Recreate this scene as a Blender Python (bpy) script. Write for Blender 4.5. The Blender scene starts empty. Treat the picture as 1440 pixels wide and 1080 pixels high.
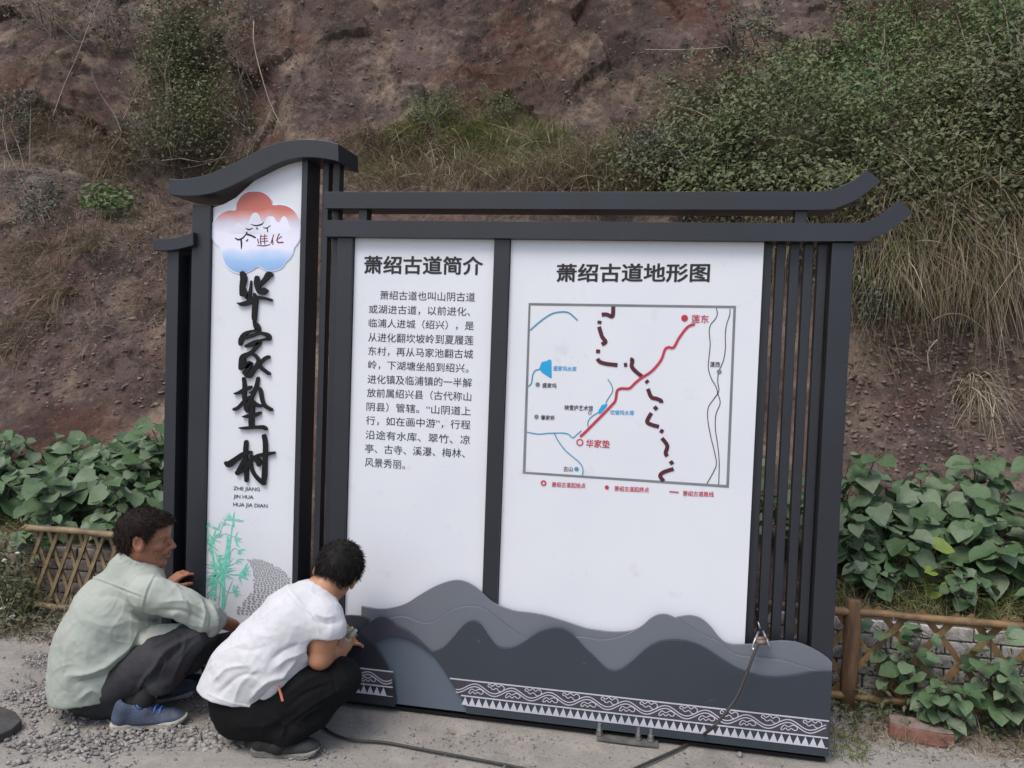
import bpy, bmesh, math, random
import numpy as np
from mathutils import Vector, Matrix
from mathutils.bvhtree import BVHTree
random.seed(7); RNG = np.random.default_rng(7)
scene = bpy.context.scene
col = scene.collection

# ------------------------------------------------------------------ camera
F_PX, YAW, PITCH, ROLL = 1157.32, -0.18694285, 0.04312703, 0.03557242
CAM = np.array([0.630039, -3.423601, 1.6])
def cam_axes():
    cy, sy = math.cos(YAW), math.sin(YAW)
    F = np.array([sy*math.cos(PITCH), cy*math.cos(PITCH), -math.sin(PITCH)])
    R0 = np.array([cy, -sy, 0.0]); U0 = np.cross(R0, F)
    R = R0*math.cos(ROLL) + U0*math.sin(ROLL)
    U = U0*math.cos(ROLL) - R0*math.sin(ROLL)
    return F, R, U
FW, RT, UP = cam_axes()
cd = bpy.data.cameras.new('camera'); cam = bpy.data.objects.new('camera', cd); col.objects.link(cam)
cd.sensor_width = 36.0; cd.lens = 36.0*F_PX/1440.0; cd.clip_start = 0.05; cd.clip_end = 500
M = Matrix(((RT[0], UP[0], -FW[0], CAM[0]), (RT[1], UP[1], -FW[1], CAM[1]), (RT[2], UP[2], -FW[2], CAM[2]), (0, 0, 0, 1)))
cam.matrix_world = M
scene.camera = cam
# ------------------------------------------------------------------ world, sun, exposure
SUN_EL, SUN_AZ = math.radians(58), math.radians(205)     # azimuth measured clockwise from +Y
w = bpy.data.worlds.new('World'); scene.world = w; w.use_nodes = True
nt = w.node_tree; nt.nodes.clear()
sky = nt.nodes.new('ShaderNodeTexSky'); sky.sky_type = 'NISHITA'; sky.sun_disc = False
sky.sun_elevation = SUN_EL; sky.sun_rotation = SUN_AZ; sky.air_density = 1.0; sky.dust_density = 3.0; sky.ozone_density = 0.6
bg = nt.nodes.new('ShaderNodeBackground'); bg.inputs['Strength'].default_value = 0.15
wo = nt.nodes.new('ShaderNodeOutputWorld')
nt.links.new(sky.outputs[0], bg.inputs[0]); nt.links.new(bg.outputs[0], wo.inputs[0])
sd = bpy.data.lights.new('sun', 'SUN'); sd.energy = 1.5; sd.angle = math.radians(28); sd.color = (1.0, 0.96, 0.90)
sun = bpy.data.objects.new('sun', sd); col.objects.link(sun)
sdir = Vector((math.sin(SUN_AZ)*math.cos(SUN_EL), math.cos(SUN_AZ)*math.cos(SUN_EL), math.sin(SUN_EL)))
sun.rotation_euler = sdir.to_track_quat('Z', 'Y').to_euler(); sun.location = sdir*20
scene.view_settings.view_transform = 'Standard'; scene.view_settings.look = 'None'
scene.view_settings.exposure = 0.42; scene.view_settings.gamma = 1.0
scene.view_settings.use_curve_mapping = False

# ------------------------------------------------------------------ placing helpers
def ray(px, py):
    return FW + RT*(px-720)/F_PX + UP*(540-py)/F_PX
def at(px, py, Y=0.0):
    v = ray(px, py); return CAM + v*((Y-CAM[1])/v[1])
def gnd(px, py, z=0.0):
    v = ray(px, py); return CAM + v*((z-CAM[2])/v[2])
def proj(P):
    P = np.atleast_2d(P); v = P-CAM; z = v@FW
    return 720+F_PX*(v@RT)/z, 540-F_PX*(v@UP)/z

# ------------------------------------------------------------------ numpy noise
def _hash(ix, iy, iz, seed):
    h = (ix*374761393 + iy*668265263 + iz*2147483647 + seed*1274126177) & 0xffffffff
    h = ((h ^ (h >> 13))*1274126177) & 0xffffffff
    h = ((h ^ (h >> 16))*2246822519) & 0xffffffff
    return ((h ^ (h >> 15)) & 0xffff)/65535.0*2-1
def vnoise(x, y, z=0.0, seed=0):
    x, y, z = np.broadcast_arrays(np.asarray(x, float), np.asarray(y, float), np.asarray(z, float))
    xi = np.floor(x).astype(np.int64); yi = np.floor(y).astype(np.int64); zi = np.floor(z).astype(np.int64)
    fx, fy, fz = x-xi, y-yi, z-zi
    fx = fx*fx*(3-2*fx); fy = fy*fy*(3-2*fy); fz = fz*fz*(3-2*fz)
    r = 0
    for dx in (0, 1):
        for dy in (0, 1):
            for dz in (0, 1):
                wgt = (fx if dx else 1-fx)*(fy if dy else 1-fy)*(fz if dz else 1-fz)
                r = r + wgt*_hash(xi+dx, yi+dy, zi+dz, seed)
    return r
def fbm(x, y, z=0.0, oct=4, seed=0, gain=0.5):
    r = 0; a = 1.0
    for i in range(oct):
        r = r + a*vnoise(np.asarray(x)*2**i+13.7*i, np.asarray(y)*2**i+7.1*i, np.asarray(z)*2**i, seed+i); a *= gain
    return r

# ------------------------------------------------------------------ materials
def mat(name, c1, c2=None, rough=0.6, scale=6.0, bump=0.0, bscale=40.0, metallic=0.0, detail=6, spec=0.5,
        island=0.0, stretch=None, translucent=0.0, rvar=0.0, wear=None, wscale=3.0, wlo=.6, whi=.75):
    m = bpy.data.materials.new(name); m.use_nodes = True
    n = m.node_tree.nodes; l = m.node_tree.links
    b = n['Principled BSDF']
    b.inputs['Roughness'].default_value = rough; b.inputs['Metallic'].default_value = metallic
    b.inputs['Specular IOR Level'].default_value = spec
    tc = n.new('ShaderNodeTexCoord'); vec = tc.outputs['Object']
    if stretch:
        mp = n.new('ShaderNodeMapping'); mp.inputs['Scale'].default_value = stretch
        l.new(vec, mp.inputs[0]); vec = mp.outputs[0]
    c2 = c2 or tuple(x*0.8 for x in c1)
    nz = n.new('ShaderNodeTexNoise'); nz.inputs['Scale'].default_value = scale; nz.inputs['Detail'].default_value = detail
    l.new(vec, nz.inputs['Vector'])
    cr = n.new('ShaderNodeMapRange'); cr.inputs[1].default_value = 0.35; cr.inputs[2].default_value = 0.65
    l.new(nz.outputs[0], cr.inputs[0])
    fac = cr.outputs[0]
    if island:
        g = n.new('ShaderNodeNewGeometry')
        mx0 = n.new('ShaderNodeMix'); mx0.data_type = 'FLOAT'; mx0.inputs[0].default_value = island
        l.new(fac, mx0.inputs[2]); l.new(g.outputs['Random Per Island'], mx0.inputs[3]); fac = mx0.outputs[0]
    mx = n.new('ShaderNodeMix'); mx.data_type = 'RGBA'
    mx.inputs[6].default_value = (*c1, 1); mx.inputs[7].default_value = (*c2, 1); l.new(fac, mx.inputs[0])
    out = mx.outputs[2]
    if wear:
        nw = n.new('ShaderNodeTexNoise'); nw.inputs['Scale'].default_value = wscale; nw.inputs['Detail'].default_value = 8
        nw.inputs['Roughness'].default_value = 0.7
        l.new(vec, nw.inputs['Vector'])
        wr = n.new('ShaderNodeMapRange'); wr.inputs[1].default_value = wlo; wr.inputs[2].default_value = whi
        l.new(nw.outputs[0], wr.inputs[0])
        mw = n.new('ShaderNodeMix'); mw.data_type = 'RGBA'; l.new(wr.outputs[0], mw.inputs[0])
        l.new(out, mw.inputs[6]); mw.inputs[7].default_value = (*wear, 1); out = mw.outputs[2]
    l.new(out, b.inputs['Base Color'])
    if rvar:
        rr = n.new('ShaderNodeMapRange'); rr.inputs[3].default_value = rough-rvar; rr.inputs[4].default_value = rough+rvar
        l.new(nz.outputs[0], rr.inputs[0]); l.new(rr.outputs[0], b.inputs['Roughness'])
    if bump:
        nb = n.new('ShaderNodeTexNoise'); nb.inputs['Scale'].default_value = bscale; nb.inputs['Detail'].default_value = 5
        l.new(vec, nb.inputs['Vector'])
        bp = n.new('ShaderNodeBump'); bp.inputs['Strength'].default_value = bump; bp.inputs['Distance'].default_value = 0.01
        l.new(nb.outputs[0], bp.inputs['Height']); l.new(bp.outputs[0], b.inputs['Normal'])
    if translucent:
        tr = n.new('ShaderNodeBsdfTranslucent'); l.new(out, tr.inputs[0])
        ms = n.new('ShaderNodeMixShader'); ms.inputs[0].default_value = translucent
        l.new(b.outputs[0], ms.inputs[1]); l.new(tr.outputs[0], ms.inputs[2])
        l.new(ms.outputs[0], n['Material Output'].inputs[0])
    return m
def S(r, g, b):       # sRGB 0..255 -> linear
    f = lambda c: (c/12.92 if c <= .04045 else ((c+.055)/1.055)**2.4)
    return (f(r/255), f(g/255), f(b/255))

# ------------------------------------------------------------------ object helpers
def link(o, parent=None):
    col.objects.link(o)
    if parent is not None: o.parent = parent
    return o
def mesh_obj(name, verts, faces, m=None, parent=None, smooth=False, bevel=0):
    me = bpy.data.meshes.new(name)
    if isinstance(faces, np.ndarray):
        nv, nf, k = len(verts), len(faces), faces.shape[1]
        me.vertices.add(nv); me.vertices.foreach_set('co', np.asarray(verts, np.float32).ravel())
        me.loops.add(nf*k); me.loops.foreach_set('vertex_index', faces.astype(np.int32).ravel())
        me.polygons.add(nf); me.polygons.foreach_set('loop_start', (np.arange(nf)*k).astype(np.int32))
        me.update(calc_edges=True)
    else:
        me.from_pydata([tuple(map(float, v)) for v in verts], [], faces); me.update()
    if smooth: me.polygons.foreach_set('use_smooth', np.ones(len(me.polygons), bool))
    if m is not None: me.materials.append(m)
    o = bpy.data.objects.new(name, me); link(o, parent)
    if bevel:
        b = o.modifiers.new('bevel', 'BEVEL'); b.width = bevel; b.segments = 2; b.limit_method = 'ANGLE'; b.harden_normals = False
    return o
def tag(o, label=None, cat=None, group=None, kind=None):
    if label: o['label'] = label
    if cat: o['category'] = cat
    if group: o['group'] = group
    if kind: o['kind'] = kind
    return o
def empty(name, loc=(0, 0, 0)):
    o = bpy.data.objects.new(name, None); o.empty_display_size = .1; o.location = loc; link(o); return o
def boxv(x0, x1, y0, y1, z0, z1):
    v = [(x0, y0, z0), (x1, y0, z0), (x1, y1, z0), (x0, y1, z0), (x0, y0, z1), (x1, y0, z1), (x1, y1, z1), (x0, y1, z1)]
    f = [(0, 3, 2, 1), (4, 5, 6, 7), (0, 1, 5, 4), (1, 2, 6, 5), (2, 3, 7, 6), (3, 0, 4, 7)]
    return v, f
def box(name, x0, x1, y0, y1, z0, z1, m, parent=None, bevel=.002):
    v, f = boxv(x0, x1, y0, y1, z0, z1); return mesh_obj(name, v, f, m, parent, bevel=bevel)
def catmull(pts, n=6, closed=False):
    P = [np.array(p, float) for p in pts]; out = []
    N = len(P)
    rng = range(N) if closed else range(N-1)
    for i in rng:
        if closed: a, b, c, d = P[i-1], P[i], P[(i+1) % N], P[(i+2) % N]
        else: a, b, c, d = P[max(i-1, 0)], P[i], P[i+1], P[min(i+2, N-1)]
        for k in range(n):
            t = k/n
            out.append(.5*((2*b)+(-a+c)*t+(2*a-5*b+4*c-d)*t*t+(-a+3*b-3*c+d)*t**3))
    if not closed: out.append(P[-1])
    return out
def prism(name, poly, y0, y1, m, parent=None, bevel=0, smooth=False):
    """poly: (X,Z) outline, extruded from y0 (front) to y1"""
    n = len(poly)
    area = sum(poly[i][0]*poly[(i+1) % n][1]-poly[(i+1) % n][0]*poly[i][1] for i in range(n))
    if area < 0: poly = poly[::-1]
    v = [(p[0], y0, p[1]) for p in poly]+[(p[0], y1, p[1]) for p in poly]
    f = [tuple(range(n)), tuple(range(2*n-1, n-1, -1))]+[(i, n+i, n+(i+1) % n, (i+1) % n) for i in range(n)]
    return mesh_obj(name, v, f, m, parent, bevel=bevel)
def pxpoly(pts, Y, sc=1.0, ox=0, oy=0):
    r = []
    for p in pts:
        q = at(ox+p[0]/sc, oy+p[1]/sc, Y); r.append((q[0], q[2]))
    return r
class Flat:
    """flat print: polygons on a plane facing -Y, collected in one mesh"""
    def __init__(s, Y): s.Y = Y; s.v = []; s.f = []; s.i = 0
    def poly(s, xz):
        s.i += 1; y = s.Y-(s.i % 40)*1.5e-5; b = len(s.v)
        n = len(xz); area = sum(xz[i][0]*xz[(i+1) % n][1]-xz[(i+1) % n][0]*xz[i][1] for i in range(n))
        if area < 0: xz = xz[::-1]
        s.v += [(p[0], y, p[1]) for p in xz]; s.f.append(tuple(range(b, b+n)))
    def stroke(s, pts, n=6, thick=0, closed=False, cap=True):
        """pts (X,Z,width) -> ribbon; thick>0 makes it a solid raised stroke"""
        P = catmull(pts, n, closed) if len(pts) > 2 or closed else [np.array(p, float) for p in pts]
        s.i += 1; y = s.Y-(s.i % 40)*1.5e-5
        if thick: y = s.Y-thick-(s.i % 12)*2e-4
        L, Rr = [], []
        N = len(P)
        for i in range(N):
            a = P[i-1] if (i > 0 or closed) else P[i]; b = P[(i+1) % N] if (i < N-1 or closed) else P[i]
            d = (b-a)[:2]; d = d/(np.linalg.norm(d)+1e-9); nrm = np.array([-d[1], d[0]])
            w_ = max(P[i][2], 1e-4)/2
            if cap and not closed:
                if i == 0: 
                    L.append(P[i][:2]+nrm*w_*.55-d*w_*.8); Rr.append(P[i][:2]-nrm*w_*.55-d*w_*.8)
            L.append(P[i][:2]+nrm*w_); Rr.append(P[i][:2]-nrm*w_)
            if cap and not closed and i == N-1:
                L.append(P[i][:2]+nrm*w_*.55+d*w_*.8); Rr.append(P[i][:2]-nrm*w_*.55+d*w_*.8)
        b0 = len(s.v); K = len(L)
        for i in range(K): s.v += [(L[i][0], y, L[i][1]), (Rr[i][0], y, Rr[i][1])]
        rr = range(K) if closed else range(K-1)
        for i in rr:
            j = (i+1) % K; s.f.append((b0+2*i, b0+2*i+1, b0+2*j+1, b0+2*j))
        if thick:
            b1 = len(s.v)
            for i in range(K): s.v += [(L[i][0], s.Y, L[i][1]), (Rr[i][0], s.Y, Rr[i][1])]
            for i in range(K-1):
                s.f.append((b0+2*i, b0+2*i+2, b1+2*i+2, b1+2*i)); s.f.append((b0+2*i+1, b1+2*i+1, b1+2*i+3, b0+2*i+3))
            s.f.append((b0, b1, b1+1, b0+1)); e = 2*(K-1); s.f.append((b0+e, b0+e+1, b1+e+1, b1+e))
    def disc(s, x, z, r, n=16, rz=None):
        s.poly([(x+r*math.cos(2*math.pi*k/n), z+(rz or r)*math.sin(2*math.pi*k/n)) for k in range(n)])
    def ring(s, x, z, r, wd): s.stroke([(x+r*math.cos(2*math.pi*k/12), z+r*math.sin(2*math.pi*k/12), wd) for k in range(12)], 2, closed=True)
    def build(s, name, m, parent=None):
        return mesh_obj(name, s.v, s.f, m, parent)
def px_stroke(fl, pts, sc, ox, oy, wk=1.0, **k):
    """stroke given in picture measurements (x, y, width), laid out on the print's own plane"""
    r = []
    for p in pts:
        q = at(ox+p[0]/sc, oy+p[1]/sc, fl.Y)
        q2 = at(ox+(p[0]+p[2]*wk)/sc, oy+p[1]/sc, fl.Y)
        r.append((q[0], q[2], abs(q2[0]-q[0])))
    fl.stroke(r, **k)
_deps = None
def text_mesh(body, offset=0.0):
    c = bpy.data.curves.new('t', 'FONT'); c.body = body; c.size = 1.0; c.offset = offset; c.resolution_u = 3
    o = bpy.data.objects.new('t', c); col.objects.link(o)
    dg = bpy.context.evaluated_depsgraph_get(); dg.update()
    me = bpy.data.meshes.new_from_object(o.evaluated_get(dg))
    bpy.data.objects.remove(o); bpy.data.curves.remove(c)
    return me
def bolder(me, k):
    n = len(me.vertices); co = np.zeros(n*3, np.float32); me.vertices.foreach_get('co', co); co = co.reshape(-1, 3)
    V, F = [], []
    polys = [list(p.vertices) for p in me.polygons]
    for j, (dx, dy) in enumerate(((0, 0), (-k, k*.6), (k, -k*.6), (-k, -k*.6), (k, k*.6), (0, k*.9), (0, -k*.9))):
        V.append(co+np.array([dx, dy, -.00012*j/.001*.001*8*0], np.float32)); F += [[i+n*j for i in p] for p in polys]
    m2 = bpy.data.meshes.new('t'); m2.from_pydata(np.concatenate(V).tolist(), [], F); m2.update(); return m2, n
def text_line(name, body, pl, pr, hpx, Y, m, parent, offset=0.0):
    """pl/pr: picture positions of the left and right ends of the ink (at mid height); hpx: height of the ink"""
    me = text_mesh(body, 0.0); n0 = len(me.vertices)
    if offset: me, n0 = bolder(me, offset)
    co = np.zeros(len(me.vertices)*3, np.float32); me.vertices.foreach_get('co', co); co = co.reshape(-1, 3)
    x0, x1 = co[:, 0].min(), co[:, 0].max(); z0, z1 = co[:, 1].min(), co[:, 1].max()
    A, B = at(*pl, Y), at(*pr, Y); T = at(pl[0], pl[1]-hpx, Y); H = abs(T[2]-A[2])
    full = 0.93 if z1-z0 > .6 else None
    u = (co[:, 0]-x0)/(x1-x0)
    ny = np.stack([A[0]+(B[0]-A[0])*u, np.full(len(u), Y), A[2]+(B[2]-A[2])*u+((co[:, 1]-(z0+z1)/2)/(z1-z0))*H], 1)
    ny[:, 1] -= (np.arange(len(u))//n0)*4e-5
    me.vertices.foreach_set('co', ny.astype(np.float32).ravel()); me.update()
    me.materials.clear(); me.materials.append(m)
    o = bpy.data.objects.new(name, me); link(o, parent); return o
# ================================================================== SIGN
M_FR = mat('frame_paint', S(38,41,49), S(32,35,42), rough=.42, scale=3, bump=.05, bscale=120, wear=S(120,118,120), wscale=9, wlo=.70, whi=.80, rvar=.08)
M_FRD = M_FR
M_WH = mat('white_panel', (.67,.69,.735), (.64,.66,.71), rough=.38, scale=2.2, wear=(.50,.50,.52), wscale=8, wlo=.60, whi=.86, rvar=.08)
M_INK = mat('black_print', (.012,.012,.014), rough=.5)
M_INK2 = mat('grey_print', (.03,.03,.035), rough=.5)
M_CHAR = mat('black_acrylic', (.006,.006,.007), rough=.5, spec=.3)
M_RED = mat('red_print', S(190,45,70), rough=.5)
M_MAR = mat('maroon_print', S(78,22,40), rough=.5)
M_CYAN = mat('cyan_print', S(60,150,180), rough=.5)
M_CYAN2 = mat('bright_cyan_print', S(20,160,215), rough=.5)
M_GRY = mat('grey_map_print', S(120,124,126), rough=.5)
M_TEAL = mat('teal_print', S(100,190,165), S(130,215,190), rough=.5, scale=60)
M_STP = mat('stone_print', S(158,158,160), rough=.5)
M_A = mat('hill_board_pale', S(108,112,120), S(100,106,114), rough=.42, scale=1.5, bump=.03, wear=S(130,132,135), wscale=14, wlo=.72, whi=.8)
M_B = mat('hill_board_mid', S(104,108,116), S(96,103,112), rough=.42, scale=1.3, bump=.03, wear=S(128,130,134), wscale=11, wlo=.72, whi=.8)
M_C = mat('hill_board_dark', S(54,62,70), S(48,55,63), rough=.42, scale=1.3, bump=.03, wear=S(95,98,100), wscale=16, wlo=.655, whi=.76)
M_E = mat('hill_board_slate', S(62,63,73), S(56,58,66), rough=.42, scale=1.5)
M_G = mat('hill_board_black', S(42,44,52), S(36,39,46), rough=.42, scale=1.5, wear=S(90,90,92), wscale=16, wlo=.72, whi=.8)
M_F = mat('hill_board_blue', S(90,101,113), S(82,94,106), rough=.42, scale=1.5, wear=S(125,130,135), wscale=11, wlo=.74, whi=.8)
M_BAND = mat('band_print', S(190,190,200), S(175,175,186), rough=.5)
M_BANDB = mat('band_back', S(64,62,70), rough=.5)
M_STEEL = mat('galvanised_steel', (.42,.42,.43), (.3,.3,.3), rough=.38, metallic=.8, scale=30, bump=.1)
M_RUST = mat('rusty_steel', (.16,.09,.06), (.25,.2,.17), rough=.6, metallic=.5, scale=40, bump=.2)

DP = .11
sign = empty('notice_board', (-.1, .05, 0))
tag(sign, 'large dark grey framed notice board with two white panels and a tall roofed name pillar', 'notice board')
class Loc: pass
def sp(o):     # keep world coordinates while parenting to the offset empty
    o.parent = sign; o.matrix_parent_inverse = Matrix.Translation(-sign.location); return o
# -- posts and slats
PT = 2.07
def post(x0, x1, z1, y0=0.0, y1=DP, z0=.03, name='post'): return sp(box(name, x0, x1, y0, y1, z0, z1, M_FR, bevel=.0025))
post(-1.645, -1.586, 2.0, name='outer_post')
post(-1.522, -1.432, 2.20)
post(-.995, -.967, 2.475, 0.0, .135)
post(-.918, -.889, 2.42, .05, .10, name='slat'); post(-.868, -.838, 2.42, .05, .10, name='slat')
post(-.820, -.748, 2.06)
post(-.116, -.049, 2.06)
post(1.240, 1.3225, 2.06)
for px in (1078.5, 1097.5, 1117, 1136.5, 1156):
    a = at(px-5.5, 360, .045)[0]; b = at(px+7.5, 360, .045)[0]
    post(a, b, 2.06, .045, .095, name='slat')
# dark inner side boards of the pillar
sp(box('side_board', -1.586, -1.522, .085, .105, .05, 1.98, M_FR))
# -- white panels
def cpts(pts, sc, ox, oy, Y, n=5, closed=False):
    return pxpoly([p for p in catmull(pts, n, closed)], Y, sc, ox, oy)
pan0 = [(-1.430, .16), (-.997, .16), (-.997, 2.40), (-1.05, 2.41), (-1.12, 2.395), (-1.22, 2.32), (-1.32, 2.235), (-1.38, 2.205), (-1.430, 2.19)]
P0 = sp(prism('name_panel', pan0, .02, .05, M_WH))
tag(P0, 'tall narrow white panel with black brush characters')
P1 = sp(box('text_panel', -.746, -.118, .02, .05, .2, 2.06, M_WH, bevel=.001)); tag(P1, 'white panel with a heading and a paragraph of text')
P2 = sp(box('map_panel', -.047, .985, .02, .05, .2, 2.06, M_WH, bevel=.001)); tag(P2, 'wide white panel with a red and blue route map')
# -- beams
ub_t = [(-3150,268),(-1500,268),(0,268),(560,267),(650,261),(740,240),(830,200),(900,155),(965,98)]
ub_b = [(1075,190),(1000,250),(900,320),(820,360),(740,388),(660,403),(0,405),(-1500,400),(-3150,396)]
lb_t = [(-3150,478),(-1500,492),(0,505),(860,505),(940,498),(1020,472),(1090,430),(1160,375),(1212,335)]
lb_b = [(1320,425),(1240,490),(1160,545),(1080,590),(1000,625),(930,642),(0,640),(-1500,622),(-3150,600)]
BY = -.02
def beam(name, t, b, z0, z1):
    pt = pxpoly(catmull(t, 5), BY, 5.4, 1040, 220); pb = pxpoly(catmull(b, 5), BY, 5.4, 1040, 220)
    # straight run is exactly level; the swept tip keeps its curve
    xs = at(1170, 300, BY)[0]
    pt = [(x, z1 if x < xs-.03 else z) for x, z in pt]; pb = [(x, z0 if x < xs-.03 else z) for x, z in pb]
    return sp(prism(name, pt+pb, BY, .13, M_FR, bevel=.002))
zz = lambda px, py: at(px, py, BY)[2]
beam('roof_beam', ub_t, ub_b, zz(900, 294.5), zz(900, 269.5)); beam('roof_beam', lb_t, lb_b, zz(1000, 338), zz(1000, 313))
for xa, xb in ((504, 516), (1118, 1135)):
    sp(box('spacer', at(xa, 300, 0)[0], at(xb, 300, 0)[0], .0, .06, zz(1000, 313)-.002, zz(900, 294.5)+.002, M_FR))
# -- pillar roof
rt = [(170,318),(230,325),(300,318),(380,302),(460,275),(560,230),(660,180),(760,128),(860,92),(960,75),(1060,72),(1160,80),(1240,100)]
rb = [(1243,212),(1150,193),(1050,185),(980,190),(900,208),(820,240),(720,290),(620,340),(540,378),(450,410),(370,425),(290,430),(220,427),(168,422)]
sp(prism('pillar_roof', pxpoly(catmull(rt, 4)+catmull(rb, 4), -.04, 4.5, 200, 180), -.04, .19, M_FR, bevel=.002))
ct = [(65,700),(130,700),(200,695),(260,680),(322,658)]; cb = [(322,742),(255,760),(190,772),(120,775),(68,772)]
sp(prism('side_cap', pxpoly(catmull(ct, 4)+catmull(cb, 4), -.03, 4.5, 200, 180), -.03, .15, M_FR, bevel=.002))
# -- bottom rail and plinth
sp(box('bottom_rail', -1.64, 1.315, -.012, .10, .018, .075, M_FR))
sp(box('bottom_rail', -1.56, 1.31, -.03, .06, .004, .016, M_CHAR, bevel=0))
# -- layered mountain boards
Z6 = (3.6, 440, 780); Z7 = (3.6, 820, 780)
def P6(L): return [(440+x/3.6, 780+y/3.6) for x, y in L]
def P7(L): return [(820+x/3.6, 780+y/3.6) for x, y in L]
def board(name, top, m, y0, y1, x_l=None, z_b=.03, n=4):
    t = [(lambda q: (q[0], q[2]))(at(p[0], p[1], y0)) for p in catmull(top, n)]
    poly = t+[(t[-1][0], z_b), (t[0][0] if x_l is None else x_l, z_b)]
    return sp(prism(name, poly, y0, y1, m, bevel=.0012))
A1 = P6([(245,262),(330,275),(400,270),(470,248),(540,205),(620,160),(690,135),(740,130),(790,145),(840,180),(900,235),(950,262),(1020,285),(1100,295),(1180,310),(1280,340)])+P7([(0,370),(60,382),(150,392),(230,388),(310,370)])
board('mountain_board', A1+P7([(330,420)]), M_A, -.016, -.004)
A2 = P7([(400,330),(470,318),(540,308),(600,325),(650,370),(690,420),(740,452),(830,455),(900,450),(960,440),(1030,438),(1100,450),(1180,485),(1240,525),(1262,550)])
board('mountain_board', A2, M_A, -.016, -.0045)
B1 = P6([(250,335),(280,335),(310,325),(380,325),(430,315),(480,320),(530,340),(580,348),(630,330),(690,290),(750,268),(820,264),(880,285),(940,330),(1010,385),(1085,430),(1150,450),(1250,440),(1325,420)])+P7([(10,420),(80,432),(160,425),(240,395),(300,360),(340,325),(380,305),(420,303),(460,318),(520,355),(600,405),(680,440),(740,485),(790,512),(860,520),(940,528),(1020,540),(1100,565),(1175,588),(1262,590)])
board('mountain_board', B1, M_B, -.032, -.020)
C1 = P6([(596,495),(650,478),(700,430),(750,370),(790,340),(820,338),(850,360),(890,420),(930,465),(980,475),(1030,465),(1080,435),(1140,395),(1200,375),(1250,372),(1300,395),(1340,435)])+P7([(0,468),(50,515),(100,565),(140,588),(190,582),(250,540),(310,485),(370,448),(440,433),(520,438),(600,465),(680,515),(760,565),(830,595),(900,615),(990,620),(1080,610),(1170,593),(1262,592)])
yC = -.050
tC = [(lambda q: (q[0], q[2]))(at(p[0], p[1], yC)) for p in catmull(C1, 4)]
arch = P6([(775,770),(740,705),(700,645),(650,565),(605,505)])
aC = [(lambda q: (q[0], q[2]))(at(p[0], p[1], yC)) for p in catmull(arch, 4)]
sp(prism('mountain_board', tC+[(1.3185, .032), (aC[0][0], .032)]+aC, yC, -.038, M_C, bevel=.0012))
F1 = P6([(232,470),(300,449),(350,425),(410,411),(470,420),(530,440),(605,490),(650,550),(700,635),(740,690),(790,772)])
board('mountain_board', F1, M_F, -.038+.002, -.033)
E1 = catmull(P6([(244,378),(265,362),(290,340),(345,312),(390,330),(420,360),(480,390),(540,440),(604,500)]), 4)
E2 = catmull(P6([(590,492),(540,455),(500,432),(450,416),(400,413),(350,427),(300,452),(262,480),(244,490)]), 4)
sp(prism('mountain_board', [(lambda q: (q[0], q[2]))(at(p[0], p[1], -.052)) for p in E1+E2], -.0525, -.0385, M_E, bevel=.0012))
tag(board('mountain_board', [(485,866),(492,865.5),(500,866),(512,868),(530,880)], M_E, -.034, -.0205), 'slate grey board behind the clamp')
G1 = [(256,896),(300,893),(330,887),(370,880),(420,878),(465,884),(498,884),(507,892),(523,905.5)]+P6([(345,512),(385,590),(405,650),(418,735)])
board('mountain_board', G1, M_G, -.064, -.052)
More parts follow.
